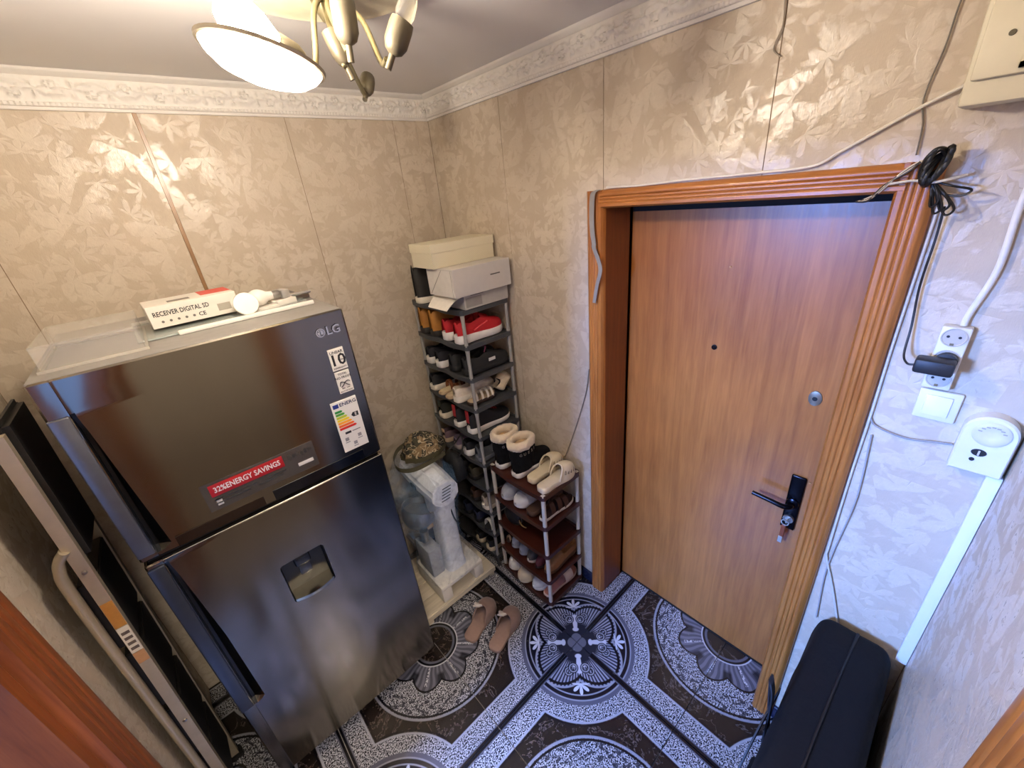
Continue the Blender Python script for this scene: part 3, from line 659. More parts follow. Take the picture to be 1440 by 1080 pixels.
# ------------------------------------------------------------------ folded step ladder beside the refrigerator
ALU = mat('b8ab94', .42, .55, var=.1); BLK = mat('1c1a19', .45, var=.2)
t = thing('step_ladder', 'folded aluminium step ladder with black steps squeezed beside the refrigerator', 'ladder', (-1.68, -.52, 0))
OL = Vector((-1.68, -.52, 0))
def lx(z, k=0): return -1.672+.035*z-k        # rails lean with height
def rail(y, z0, z1, k, w, d, name='rail'):
    bm = new(); rings = []
    for z in (z0, z1):
        x = lx(z, k); rings.append([(x-d/2, y-w/2, z), (x+d/2, y-w/2, z), (x+d/2, y+w/2, z), (x-d/2, y+w/2, z)])
    loft(bm, rings); o = obj(name, bm, ALU, t); o.data.transform(Matrix.Translation(-OL)); return o
near = rail(-.645, .0, 1.64, -.0, .022, .026, 'front_rail'); rail(-.41, .0, 1.64, 0, .022, .026, 'front_rail')
for y in (-.652, -.405):
    bm = new(); tube(bm, [(lx(1.30, .008), y, 1.33), (lx(1.26, .032), y, 1.29), (lx(1.15, .040), y, 1.17), (lx(.6, .034), y, .6), (lx(0, .027), y, .0)], .0185, 10, 8, flat=.6); o = obj('rear_rail', bm, ALU, t, smooth=60); o.data.transform(Matrix.Translation(-OL))
def lad(name, y0, y1, z0, z1, k, d, m, r=.004, smooth=40):
    bm = new(); rings = []
    for z in (z0, z1):
        x = lx(z, k); rings.append([(x-d/2, y0, z), (x+d/2, y0, z), (x+d/2, y1, z), (x-d/2, y1, z)])
    loft(bm, rings); bmesh.ops.bevel(bm, geom=bm.edges[:], offset=r, segments=2, affect='EDGES'); o = obj(name, bm, m, t, smooth=smooth); o.data.transform(Matrix.Translation(-OL)); return o
lad('platform', -.632, -.423, 1.27, 1.662, -.006, .03, BLK, .012)
for z in (.16, .43, .70, .97): lad('step', -.634, -.422, z, z+.24, .012, .044, BLK)
lad('cross_bar', -.638, -.418, .30, .33, .036, .012, mat('6d1f1c', .4)); lad('cross_bar', -.638, -.418, .92, .95, .04, .012, ALU)
for (z0, z1, c) in ((1.055, 1.145, 'b07a34'), (.955, 1.052, 'd3cabb'), (.91, .952, 'b0835a')):
    o = rail(-.6567, z0, z1, 0, .0008, .024, 'warning_sticker'); o.data.materials[0] = mat(c, .5, var=.15, scale=150)
for z in (.965, .985, 1.005, 1.025):
    o = rail(-.6573, z, z+.010, 0, .0006, .017, 'sticker_print'); o.data.materials[0] = mat('5b4f47', .5, var=.5, scale=200)
for z in (1.255, .62):
    bm = new(); lathe(bm, [(0, 0), (.006, 0), (.005, .003), (0, .004)], 12, frameM((lx(z), -.6565, z), (1, 0, 0), (0, 0, 1))); o = obj('rivet', bm, STL, t, smooth=50); o.data.transform(Matrix.Translation(-OL))
for y in (-.645, -.41):
    o = lad('rubber_foot', y-.016, y+.016, .0, .03, 0, .05, BLK)
#@@PART3
# ------------------------------------------------------------------ shoe racks
GP = mat('3f4144', .5, var=.1); PO = mat('9a9894', .4, var=.08)
grey = thing('shoe_rack', 'tall grey plastic shoe rack with many tiers in the corner', 'shoe rack', (-.165, -.275, 0))
GZ = [1.555-.1635*i for i in range(10)]
def rack_shelf(x0, x1, y0, y1, z, m, wavy, parent, O, th=.016):
    # shallow tray with rounded corners, wavy front lip and cross slots
    pts = []; N = 12
    for i in range(N+1):
        t = i/N; w = .012*math.cos(2*PI*t)-.012 if wavy else -.006*math.sin(PI*t)*0
        pts.append((x0+(w if 0 < i < N else .006)*-1*(1 if wavy else 0)*-1, y1+(y0-y1)*t))
    pts = [(x0+.010, y1)]+[(x0-(.010*math.sin(PI*i/N)*(1 if not wavy else 0)+(.011*(1-math.cos(4*PI*i/N))/2 if wavy else 0)), y1-.012+(y0-y1+.024)*i/N) for i in range(N+1)]+[(x0+.010, y0), (x1-.01, y0), (x1, y0+.01), (x1, y1-.01), (x1-.01, y1)]
    bm = new(); loft(bm, [[(a, b, z-th) for a, b in pts], [(a, b, z) for a, b in pts]])
    c = Vector(((x0+x1)/2, (y0+y1)/2))
    inner = [(c.x+(a-c.x)*.91, c.y+(b-c.y)*.94) for a, b in pts]
    # raised lip round the edge
    R = [[(a, b, z) for a, b in pts], [(a, b, z+.007) for a, b in pts], [(a, b, z+.007) for a, b in inner], [(a, b, z) for a, b in inner]]
    loft(bm, R, True, False)
    o = obj('shelf', bm, m, parent, smooth=35); o.data.transform(Matrix.Translation(-O)); return o
OG = Vector((-.165, -.275, 0))
for z in GZ:
    rack_shelf(-.302, -.022, -.492, -.055, z, GP, True, grey, OG)
for (x, y) in ((-.29, -.48), (-.29, -.068), (-.035, -.48), (-.035, -.068)):
    for i, z in enumerate(GZ):
        zt = GZ[i-1]-.016 if i else None
        if i == 0: continue
        bm = new(); lathe(bm, [(0, z+.001), (.0105, z+.001), (.0085, z+.03), (.0085, zt-.03), (.0105, zt), (0, zt)], 8, Matrix.Translation((x, y, 0))); o = obj('post', bm, PO, grey, smooth=50); o.data.transform(Matrix.Translation(-OG))
    bm = new(); lathe(bm, [(0, 0), (.010, 0), (.009, GZ[-1]-.016), (0, GZ[-1]-.016)], 8, Matrix.Translation((x, y, 0))); o = obj('foot', bm, GP, grey, smooth=50); o.data.transform(Matrix.Translation(-OG))
    # flared brackets under the top shelves
BP = mat('3c1a12', .35, var=.15); IV = mat('c9c2b2', .4, var=.06)
brown = thing('shoe_rack', 'low brown shoe rack with ivory posts beside the door frame', 'shoe rack', (-.155, -.705, 0))
OB = Vector((-.155, -.705, 0)); BZ = [.745, .56, .375, .195, .035]
for z in BZ: rack_shelf(-.285, -.022, -.902, -.512, z, BP, False, brown, OB, .018)
for (x, y) in ((-.272, -.888), (-.272, -.526), (-.036, -.888), (-.036, -.526)):
    for i in range(1, 5):
        z, zt = BZ[i], BZ[i-1]-.018
        bm = new(); lathe(bm, [(0, z+.001), (.0105, z+.001), (.0105, zt), (0, zt)], 10, Matrix.Translation((x, y, 0))); o = obj('post', bm, IV, brown, smooth=50); o.data.transform(Matrix.Translation(-OB))
    o = obj('cap', bx((x-.010, y-.010, BZ[0]), (x+.010, y+.010, BZ[0]+.008), .002, 1), IV, brown); o.data.transform(Matrix.Translation(-OB))
    bm = new(); lathe(bm, [(0, 0), (.010, 0), (.011, .018), (0, .018)], 10, Matrix.Translation((x, y, 0))); o = obj('foot', bm, IV, brown, smooth=50); o.data.transform(Matrix.Translation(-OB))

# ------------------------------------------------------------------ footwear
def interp(tab, t):
    for (a, va), (b, vb) in zip(tab[:-1], tab[1:]):
        if t <= b:
            k = (t-a)/(b-a); k = k*k*(3-2*k) if False else k
            return va+(vb-va)*k
    return tab[-1][1]
WID = [(0, .30), (.02, .52), (.06, .68), (.14, .76), (.32, .73), (.5, .82), (.68, 1), (.8, .99), (.9, .83), (.96, .58), (.99, .32), (1, .2)]
TT = [0, .015, .04, .08, .13, .2, .28, .36, .42, .48, .54, .6, .68, .76, .83, .89, .94, .975, 1]
HS = {
 'sneaker': [(0, .060), (.05, .080), (.15, .074), (.3, .062), (.42, .082), (.5, .085), (.62, .066), (.8, .048), (.93, .04), (1, .018)],
 'low': [(0, .045), (.06, .058), (.2, .05), (.33, .042), (.45, .055), (.6, .052), (.8, .044), (.93, .036), (1, .016)],
 'high': [(0, .10), (.05, .125), (.15, .128), (.3, .122), (.4, .125), (.48, .105), (.58, .074), (.8, .052), (.93, .043), (1, .02)],
 'boot': [(0, .145), (.04, .17), (.15, .172), (.3, .172), (.38, .17), (.44, .14), (.52, .09), (.65, .066), (.8, .055), (.93, .045), (1, .02)],
 'slip': [(0, .006), (.1, .008), (.3, .010), (.42, .020), (.50, .05), (.58, .058), (.7, .054), (.85, .046), (.95, .034), (1, .014)],
}
def sole_mesh(L, W, th, heel=0., k=1.03):
    n = 26; bm = new(); ring = []
    ts = [.5-.5*math.cos(PI*i/n) for i in range(n+1)]
    for t in ts: ring.append((t*L*1.01-.005*L, interp(WID, t)*W/2*k))
    for t in ts[::-1][1:-1]: ring.append((t*L*1.01-.005*L, -interp(WID, t)*W/2*k))
    def zt(x): t = x/L; return th+heel*max(0, 1-t/.62)
    def zb(x): t = x/L; return .008*max(0, (t-.8)/.2)**2
    loft(bm, [[(x*.985+.003, y*.95, zb(x)) for x, y in ring], [(x, y, zb(x)+.004) for x, y in ring], [(x, y, zt(x)-.003) for x, y in ring], [(x*.985+.003, y*.96, zt(x)) for x, y in ring]])
    return bm, zt
def upper_mesh(L, W, kind, zt, topen=.46, hscale=1., rim=.56):
    tab = HS[kind]; bm = new(); NT = 16; rings = []; lining = []
    for i, t in enumerate(TT):
        w = interp(WID, t)*W/2*.97; h = interp(tab, t)*hscale; z0 = zt(t*L)-.004; ring = []
        for j in range(NT+1):
            th = PI*j/NT; c = math.cos(th); s = math.sin(th)
            yy = w*math.copysign(abs(c)**.72, c); zz = z0+h*s**.62
            if kind in ('boot', 'high', 'sneaker') and t < topen: yy *= 1-.18*(s**2)
            inside = .02 < t < topen and abs(c) < rim
            if inside: zz = zt(t*L)+.006; yy *= .98
            ring.append((t*L, yy, zz))
        rings.append(ring)
    R = loft(bm, rings, False, False)
    for f in bm.faces:
        c = f.calc_center_median()
        if c.z < zt(c.x)+.03 and c.x < topen*L and abs(c.y) < interp(WID, c.x/L)*W/2*.62 and c.x > .02*L: f.material_index = 1
    return bm
def vamp_mesh(L, W, zt, t0=.44, h=1., slant=.05, tab='slip'):
    # open backed slipper front: a single skin from t0 to the toe, leaning forward at the opening
    bm = new(); NT = 18; rings = []; ts = [t0+(1-t0)*k for k in (0, .06, .15, .27, .4, .54, .68, .8, .89, .95, .985, 1)]
    for t in ts:
        w = interp(WID, t)*W/2*.99; hh = max(.044, interp(HS['slip'], max(t, .55)))*h if t < .85 else interp(HS['slip'], t)*h; z0 = zt(t*L)-.006; ring = []
        for j in range(NT+1):
            a = PI*j/NT; c, s = math.cos(a), math.sin(a)
            ring.append((t*L+slant*s*(1-(t-t0)/(1-t0))**2, w*math.copysign(abs(c)**.75, c), z0+(hh+.006)*s**.65))
        rings.append(ring)
    loft(bm, rings, False, False); return bm, rings[0]
def shoe(name, label, cat, kind, sole, upper, lining='2a2522', L=.26, W=.095, th=.022, heel=.008, lace=None, cap=None, stripe=None, tab=None, hs=1., group=None, topen=.46):
    r = thing(name, label, cat, group=group)
    bm, zt = sole_mesh(L, W, th, heel); obj('sole', bm, mat(sole, .6, var=.06), r, smooth=45)
    U = mat(upper, .65, var=.18, scale=70, bmp=.15)
    if kind == 'slip':
        vm, rg = vamp_mesh(L, W, zt, .44, hs); obj('upper', vm, U, r, smooth=75)
        bm = new(); tube(bm, rg, .003, 6, 1); obj('opening_edge', bm, U, r, smooth=60)
    else: obj('upper', upper_mesh(L, W, kind, zt, topen, hs), [U, mat(lining, .9, var=.1)], r, smooth=70)
    tabl = HS[kind]
    if lace:
        for q in range(5):
            t = .49+.05*q; h = interp(tabl, t)*hs+zt(t*L)-.002; w = interp(WID, t)*W*.17
            bm = new(); tube(bm, [(t*L-.004, -w, h-.006), (t*L, 0, h+.002), (t*L+.004, w, h-.006)], .0026, 6, 4); obj('lace', bm, mat(lace, .7), r, smooth=60)
    if cap:
        bm = new(); rings = []
        for t in (.80, .86, .91, .95, .98, 1.0):
            w = interp(WID, t)*W/2*.995; h = interp(tabl, t)*hs*1.04; z0 = zt(t*L)-.004
            rings.append([(t*L+.002, w*math.copysign(abs(math.cos(PI*j/16))**.72, math.cos(PI*j/16)), z0+h*math.sin(PI*j/16)**.62) for j in range(17)])
        loft(bm, rings, False, False); obj('toe_cap', bm, mat(cap, .6), r, smooth=60)
    if stripe:
        for sgn in (-1, 1):
            bm = new(); P = []
            for q in range(6):
                t = .3+.06*q; w = interp(WID, t)*W/2; P.append((t*L, sgn*w*(.99-.10*q/5), zt(t*L)+.012+.006*q))
            tube(bm, P, .0045, 6, 3, flat=.7); obj('side_stripe', bm, mat(stripe, .6), r, smooth=60)
    if tab:
        bm = bx((-.003, -.012, zt(0)+.035*hs), (.004, .012, zt(0)+interp(tabl, .03)*hs+.004), .002, 1); obj('heel_tab', bm, mat(tab, .6), r)
    return r
def sandal(name, label, sole, strap, straps=((.28, .05), (.55, .042), (.75, .036)), L=.25, W=.088, th=.016, heel=.0, group=None, insole=None, cat='sandal', sw=.010):
    r = thing(name, label, cat, group=group); bm, zt = sole_mesh(L, W, th, heel); obj('sole', bm, mat(sole, .6), r, smooth=45)
    if insole:
        bm, z2 = sole_mesh(L*.95, W*.9, .003, 0); bm.transform(Matrix.Translation((L*.025, 0, th-.001))) if not heel else None
        if heel: bm.free()
        else: obj('insole', bm, mat(insole, .8), r, smooth=45)
    for (t, h) in straps:
        w = interp(WID, t)*W/2; bm = new(); rings = []
        for j in range(13):
            a = PI*j/12; y = w*1.0*math.cos(a); z = zt(t*L)-.006+(h+.006)*math.sin(a)**.7
            rings.append([(t*L-sw, y, z), (t*L+sw, y, z), (t*L+sw, y*.95, z-.003), (t*L-sw, y*.95, z-.003)])
        loft(bm, rings); obj('strap', bm, mat(strap, .5, var=.1), r, smooth=50)
    return r
def setp(o, x, y, z, rz=0.): o.location = (x, y, z); o.rotation_euler = (0, 0, rz); return o
def pair(o, p1, p2, group, lab2=None):
    o['group'] = group; setp(o, *p1); c = copy_tree(o, p2[:3], p2[3] if len(p2) > 3 else 0.)
    if lab2: c['label'] = lab2
    return c
GX = -.305
def gz(i): return GZ[i]+.0075
# top shelf
o = shoe('ankle_boot', 'single black ankle boot with white sole on the top shelf of grey rack', 'boot', 'boot', 'e2dccb', '24221f', L=.22, W=.085, th=.024, stripe='8a8680', topen=.40); setp(o, -.325, -.165, gz(0), -.1)
# tier 1
o = shoe('work_boot', 'tan leather boot with dark sole by the wall side post', 'boot', 'high', '2b2724', 'a8712c', L=.27, W=.094, lace='6b4a22'); pair(o, (GX, -.118, gz(1), 0), (GX, -.215, gz(1), -.03), 'pair of tan boots', 'tan leather boot with dark sole right beside a red sneaker')
o = shoe('red_sneaker', 'red running sneaker with white sole right beside a tan boot', 'sneaker', 'sneaker', 'e9e4e0', 'b3161f', '5a1015', L=.27, W=.09, th=.034, lace='c8343a', stripe='d94b50'); pair(o, (GX, -.33, gz(1), .03), (GX, -.428, gz(1), .02), 'pair of red sneakers', 'red running sneaker with white sole beside the front post')
# tier 2
o = shoe('black_sneaker', 'black canvas sneaker with bright white sole farthest from the black trainers', 'sneaker', 'low', 'ece8e2', '1d1c22', L=.26, W=.088, th=.03, lace='17171a', hs=1.15); pair(o, (GX-.005, -.135, gz(2), .05), (GX-.008, -.23, gz(2), .03), 'pair of black sneakers with white soles', 'black canvas sneaker with bright white sole right beside a black trainer')
o = shoe('black_sneaker', 'all black trainer with pink loop right beside a white soled sneaker', 'sneaker', 'sneaker', '1b1b1c', '1f1f20', L=.275, W=.09, lace='26262a'); pair(o, (GX+.005, -.33, gz(2), 0), (GX+.01, -.43, gz(2), 0), 'pair of all black trainers', 'all black trainer with pink loop and white patch behind the front post')
for c in list(COL.objects):
    if c.name.startswith('black_sneaker') and c.get('label', '').startswith('all black trainer'):
        bm = new(); tube(bm, [(.125, -.012, .085), (.135, -.014, .108), (.142, 0, .114), (.142, .012, .108), (.135, .012, .086)], .003, 6, 5); obj('pull_loop', bm, mat('a8536a', .6), c, smooth=60)
        obj('side_patch', bx((.125, -.046, .045), (.165, -.0415, .060), .001, 1), mat('d9d6d2', .6), c)
# tier 3
o = shoe('black_sneaker', 'black sneaker with white sole standing beside the tan strappy sandals', 'sneaker', 'sneaker', 'e6ded0', '16171b', L=.25, W=.088, th=.026, lace='222228', hs=.95); setp(o, GX-.005, -.115, gz(3), .03)
o = sandal('strap_sandal', 'tan strappy sandal right beside the black sneaker', 'cbb08e', '8a5332', L=.24, W=.068, insole='d9c3a0'); pair(o, (GX-.012, -.203, gz(3), .02), (GX-.016, -.275, gz(3), .01), 'pair of tan strappy sandals', 'tan strappy sandal right beside the cream white sneaker')
o = shoe('white_sneaker', 'cream white sneaker between the tan and the striped sandals', 'sneaker', 'low', 'e8dfd0', 'e3d6c4', 'b9a78f', L=.25, W=.08, th=.026, hs=1.1); setp(o, GX-.012, -.345, gz(3), 0)
o = sandal('striped_sandal', 'dark brown sandal with white straps beside the cream sneaker', '3a2a22', 'e6ddd0', ((.25, .04), (.45, .045), (.63, .044), (.8, .04)), L=.165, W=.07, insole='bfa88a', sw=.006); setp(o, GX+.012, -.425, gz(3), 0)
o = shoe('cream_pump', 'small cream pump turned on its heel behind the striped sandal', 'shoe', 'low', 'cdbb9e', 'e4d3b4', L=.10, W=.062, th=.010, hs=1.0); setp(o, -.15, -.44, gz(3)+.045, .3); o.rotation_euler = (0, -.9, .1)
o.location = (-.085, -.43, gz(3)+.004)
# tier 4
o = shoe('dark_green_sneaker', 'blackish green sneaker with clean white sole above the camouflage bag', 'sneaker', 'sneaker', 'e8ddc8', '1f211a', L=.26, W=.092, th=.028, tab='2f3126'); setp(o, GX-.004, -.155, gz(4), .04)
o = shoe('high_top_sneaker', 'black high top sneaker with red heel beside the blackish green sneaker', 'sneaker', 'high', 'ece8e2', '1c1b1e', L=.265, W=.092, th=.026, lace='b52a2c', tab='a92b30', hs=.82); pair(o, (GX-.004, -.30, gz(4), .03), (GX, -.412, gz(4), 0), 'pair of black and red high tops', 'black high top sneaker with red heel behind the front post')
# tier 5
o = shoe('mauve_slipper', 'mauve and beige slip on shoe on the grey rack', 'shoe', 'low', 'b9a48c', '6a5560', L=.24, W=.085, tab='c7ab90'); setp(o, GX-.004, -.14, gz(5), .05)
o = shoe('lilac_sneaker', 'pale lilac sneaker next to a mauve slip on shoe', 'sneaker', 'low', 'a79a98', '7d6c80', L=.25, W=.085, lace='cfc6cc'); setp(o, GX-.002, -.25, gz(5), .02)
o = shoe('black_sneaker', 'black low sneaker with white heel below the high tops', 'sneaker', 'low', 'eceae6', '17181c', L=.26, W=.09, th=.032, hs=1.1); setp(o, GX-.004, -.345, gz(5), .02)
o = shoe('grey_sneaker', 'slate grey sneaker beside the fur boots', 'sneaker', 'sneaker', '6d7078', '4a4d52', L=.265, W=.09, lace='2c2d30', stripe='80848a'); setp(o, GX+.004, -.44, gz(5), 0)
# tier 6..9
o = shoe('black_loafer', 'black leather loafer by the back wall behind the camouflage bag', 'shoe', 'low', '141414', '17171a', L=.27, W=.095, hs=1.2); pair(o, (GX, -.14, gz(6), .05), (GX, -.25, gz(6), .03), 'pair of black loafers', 'black leather loafer right beside the olive brown loafer')
o = shoe('brown_loafer', 'dark olive brown loafer on the sixth tier of grey rack', 'shoe', 'low', '1c1916', '35301f', L=.27, W=.095, hs=1.2); setp(o, GX, -.35, gz(6), .0)
o = shoe('beige_sneaker', 'beige grey canvas sneaker behind the machine head', 'sneaker', 'sneaker', 'd8cfc2', 'a89c8c', L=.26, W=.09, lace='d8d0c4'); setp(o, GX, -.435, gz(7), .0)
o = shoe('brown_shoe', 'worn dark brown shoe beside the beige canvas sneaker', 'shoe', 'low', '221b16', '40291c', L=.26, W=.09, hs=1.1); setp(o, GX, -.33, gz(7), .0)
o = sandal('sport_sandal', 'black sport sandal with white looped straps', '1d1d20', 'e3e0d8', ((.1, .06), (.35, .055), (.62, .042)), L=.26, W=.09, insole='26262a'); setp(o, GX-.004, -.43, gz(8), .0)
o = shoe('navy_shoe', 'navy cloth shoe by the back wall on a low tier', 'shoe', 'low', '14161f', '1b2340', L=.26, W=.09, hs=1.15); pair(o, (GX, -.22, gz(8), 0), (GX, -.325, gz(8), 0), 'pair of navy shoes', 'navy cloth shoe right beside the sport sandal')
o = shoe('black_sneaker', 'black sneaker with cream sole inside the lowest tier of grey rack', 'sneaker', 'low', 'cfc3a8', '15151a', L=.26, W=.09, th=.026, hs=1.1); pair(o, (GX-.004, -.32, gz(9), 0), (GX-.004, -.418, gz(9), 0), 'pair of black sneakers on the lowest tier', 'black sneaker with cream sole at the front post of lowest tier')
# brown rack
BX = -.285
def bz(i): return BZ[i]+.0075
# fur boots
FUR = mat('dccbb2', .95, var=.12, scale=60, bmp=.6, sheen=.4)
b1 = thing('winter_boot', 'black winter boot with white fur cuff right beside the grey rack post', 'boot', group='pair of fur trimmed winter boots')
bm, zt = sole_mesh(.25, .09, .026, .004); obj('sole', bm, mat('e4dfd8', .6), b1, smooth=45)
SU = mat('0a0a0d', .9, var=.2, scale=90, spec=.25)
obj('upper', upper_mesh(.25, .088, 'sneaker', zt, .0, 1.1), [SU, SU], b1, smooth=70)
bm = new(); loft(bm, [[(.065+(.063+.012*(z > .1))*math.cos(2*PI*j/24), (.040+.004*(z > .1))*math.sin(2*PI*j/24), z) for j in range(24)] for z in (.03, .07, .11, .16)]); obj('shaft', bm, SU, b1, smooth=60)
bm = new(); R0 = []; nn = 40
for i in range(12):
    a = 2*PI*i/12
    R0.append([((.065+(.063+.017*math.cos(a))*math.cos(2*PI*j/nn)), (.042+.015*math.cos(a))*math.sin(2*PI*j/nn), .178+.024*math.sin(a)) for j in range(nn)])
R0.append(R0[0]); loft(bm, R0, True, False)
bmesh.ops.remove_doubles(bm, verts=bm.verts[:], dist=1e-5)
for v in bm.verts:
    n = noise.noise(v.co*70)*.006+noise.noise(v.co*190)*.004; c = Vector((.065, 0, .178)); v.co += (v.co-c).normalized()*n
    if v.co.z < .165: v.co.z -= .008*max(0, noise.noise(v.co*120))
obj('fur_cuff', bm, FUR, b1, smooth=80)
bm = new(); lathe(bm, [(0, 0), (.05, 0), (.045, .01), (0, .012)], 20, Matrix.Translation((.065, 0, .155)) @ Matrix.Diagonal((1.1, .85, 1, 1))); obj('lining', bm, mat('b39572', .95, bmp=.5), b1, smooth=60)
for i, ch in enumerate('GUESS'):
    a = -PI/2-.62+.31*i; M = frameM((.065+.0752*math.cos(a), .0497*math.sin(a), .135), (-math.sin(a)*.0752, math.cos(a)*.0497, 0), (0, 0, 1)); text('lettering', ch, .02, M, mat('b5b0a8', .3, .8), b1)
pair(b1, (-.275, -.575, bz(0), -.03), (-.27, -.694, bz(0), .02), 'pair of fur trimmed winter boots', 'black winter boot with white fur cuff right beside a cream clog')
# clogs
cl = thing('clog', 'cream rubber clog with side slots right beside the fur cuffed boot', 'clog'); CR = mat('dccdae', .55, var=.05)
bm, zt = sole_mesh(.225, .080, .026, .004, 1.0); obj('sole', bm, CR, cl, smooth=50)
vm, rg = vamp_mesh(.225, .082, zt, .46, 1.05, .035); obj('upper', vm, CR, cl, smooth=75)
bm = new(); tube(bm, rg, .004, 8, 1); obj('opening_edge', bm, CR, cl, smooth=60)
for sgn in (-1, 1):
    for q in range(4):
        t = .62+.08*q; w = interp(WID, t)*.041; bm = bx((-.004, -.0035, -.012), (.004, .0035, .012), .003, 2); xf(bm, Matrix.Translation((t*.225, sgn*w*.87, zt(t*.225)+.028-.003*q)) @ Matrix.Rotation(sgn*.5, 4, 'X') @ Matrix.Rotation(.5, 4, 'Y')); obj('side_slot', bm, mat('7c6d55', .8), cl)
pair(cl, (-.25, -.783, bz(0), .03), (-.268, -.866, bz(0), -.02), 'pair of cream clogs', 'cream rubber clog with side slots at the outer edge of brown rack')
# tier 1 of brown rack
o = shoe('grey_slipper', 'pale grey slipper toe poking out under the fur boots', 'slipper', 'slip', 'b9bac0', '9fa2aa', L=.25, W=.088, topen=.5); setp(o, -.035, -.60, bz(1), PI)
o = shoe('silver_sneaker', 'shiny silver white sneaker under the cream clogs', 'sneaker', 'low', 'dcdbe0', 'b4b3b8', L=.25, W=.09, lace='e2e2e6', cap='d9d9de'); setp(o, -.03, -.694, bz(1), PI)
o = shoe('brown_slipper', 'brown slipper with orange lining beside the silver sneaker', 'slipper', 'slip', '4e3a30', '5d463c', 'a8652c', L=.235, W=.076, topen=.5); setp(o, -.275, -.782, bz(1), .0)
o = sandal('leather_sandal', 'dark brown leather sandal with white rim on brown rack', 'd9d3c8', '4a2c1c', ((.3, .055), (.5, .06), (.68, .045)), L=.225, W=.062, insole='3a241a', sw=.014); setp(o, -.262, -.853, bz(1), .0)
# tier 2: round black bag
t = thing('round_pouch', 'round flat black pouch with thin cord on the brown rack', 'pouch', (-.225, -.612, bz(2)), .15)
bm = new(); lathe(bm, [(0, -.03), (.045, -.029), (.056, -.018), (.058, 0), (.056, .018), (.045, .029), (0, .03)], 26, frameM((.0, 0, .058), (0, 1, 0), (0, 0, 1))); obj('pouch_body', bm, mat('16161a', .6), t, smooth=50)
bm = new(); lathe(bm, [(.0565, -.003), (.0592, -.003), (.0592, .003), (.0565, .003), (.0565, -.003)], 30, frameM((-.02, 0, .058), (0, 1, 0), (0, 0, 1))); obj('zip', bm, mat('6b665e', .4, .6), t, smooth=50)
bm = new(); tube(bm, [(-.03, -.05, .06), (-.04, -.075, .045), (-.035, -.10, .04)], .004, 6, 5); obj('cord', bm, mat('9b7a4a', .7), t, smooth=60)
# tier 3
o = shoe('blue_slipper', 'blue grey slipper right beside the ring strap sandal', 'slipper', 'slip', '9aa0ab', '8a93a2', L=.22, W=.064, topen=.5); pair(o, (-.04, -.600, bz(3), PI), (-.045, -.667, bz(3), PI), 'pair of blue grey slippers', 'blue grey slipper right beside the charcoal slipper')
o = shoe('charcoal_slipper', 'charcoal slipper with pale trim beside the blue slippers', 'slipper', 'slip', 'b9b4ac', '3a3b40', L=.22, W=.064, topen=.5); setp(o, -.05, -.734, bz(3), PI)
o = sandal('ring_sandal', 'cream toe ring sandal at the back post of brown rack', '3b2a22', 'c9b592', ((.12, .03),), L=.12, W=.038, sw=.006); setp(o, -.255, -.545, bz(3), .0)
o = shoe('maroon_shoe', 'maroon cloth shoe squeezed beside the tan loafer', 'shoe', 'low', '2e2326', '5a2430', L=.23, W=.048, hs=1.1); setp(o, -.04, -.793, bz(3), PI)
o = shoe('tan_loafer', 'tan leather loafer with rounded toe at the ivory front post', 'shoe', 'low', '5b4028', '8f6238', 'b58a5c', L=.235, W=.064, hs=.95); setp(o, -.025, -.851, bz(3), PI)
# bottom tier
o = shoe('white_slipper', 'white slipper on the bottom tier beside the wooden board', 'slipper', 'slip', 'dedad4', 'e2dfda', L=.24, W=.088, topen=.5); setp(o, -.045, -.585, bz(4), PI)
o = shoe('cream_sneaker', 'cream canvas sneaker sticking out of the bottom tier', 'sneaker', 'low', 'd6cbb8', 'b9ad9b', L=.25, W=.092, cap='cfc3b0'); setp(o, -.055, -.685, bz(4), PI)
o = shoe('white_blue_sneaker', 'white sneaker with bluish shine at the front post of brown rack', 'sneaker', 'low', 'd9dfec', 'cdd3e0', L=.24, W=.085); setp(o, -.045, -.778, bz(4), PI)
o = sandal('pink_sandal', 'pink beige slide sandal with broad strap on the bottom tier', 'c4a99c', 'd8c4b8', ((.66, .05),), L=.245, W=.068, insole='b5786a', sw=.03); setp(o, -.272, -.848, bz(4), .0)
#@@PART4
# ------------------------------------------------------------------ boxes on top of the grey rack
SB = mat('c9c4be', .6, var=.05)
t = thing('shoe_box', 'low grey shoe box without lid, lowest of the boxes on grey rack', 'shoe box', (-.155, -.40, gz(0)), 0)
bm = new(); box(bm, (-.125, -.10, 0), (.125, .10, .064), .001, 1); obj('box_body', bm, mat('a9a5a0', .6), t)
obj('print_patch', bx((-.118, -.1006, .008), (-.03, -.1, .05)), mat('8b8783', .6), t); obj('print_line', bx((-.09, -.1008, .056), (-.02, -.1, .0585)), mat('6c6966', .6), t)
bm = new(); R = []
for i in range(7):
    u = i/6; R.append([(-.126-.085*u, -.095+.01*u, .062-.045*u+.010*math.sin(PI*u)), (-.126-.085*u, .095-.03*u, .062-.045*u+.010*math.sin(PI*u)), (-.126-.085*u, .095-.03*u, .0595-.045*u+.010*math.sin(PI*u)), (-.126-.085*u, -.095+.01*u, .0595-.045*u+.010*math.sin(PI*u))])
loft(bm, R); obj('open_flap', bm, mat('e9e3d8', .6), t)
t = thing('shoe_box', 'large white shoe box with folded end flap between two other boxes', 'shoe box', (-.178, -.42, gz(0)+.0645), 0)
obj('box_body', bx((-.157, -.10, 0), (.157, .10, .118), .001, 1), SB, t)
obj('print_line', bx((.04, -.1006, .062), (.095, -.1, .067)), mat('55524f', .6), t)
obj('end_flap', bx((-.1578, -.092, .004), (-.157, .092, .112)), mat('d6d1ca', .6), t)
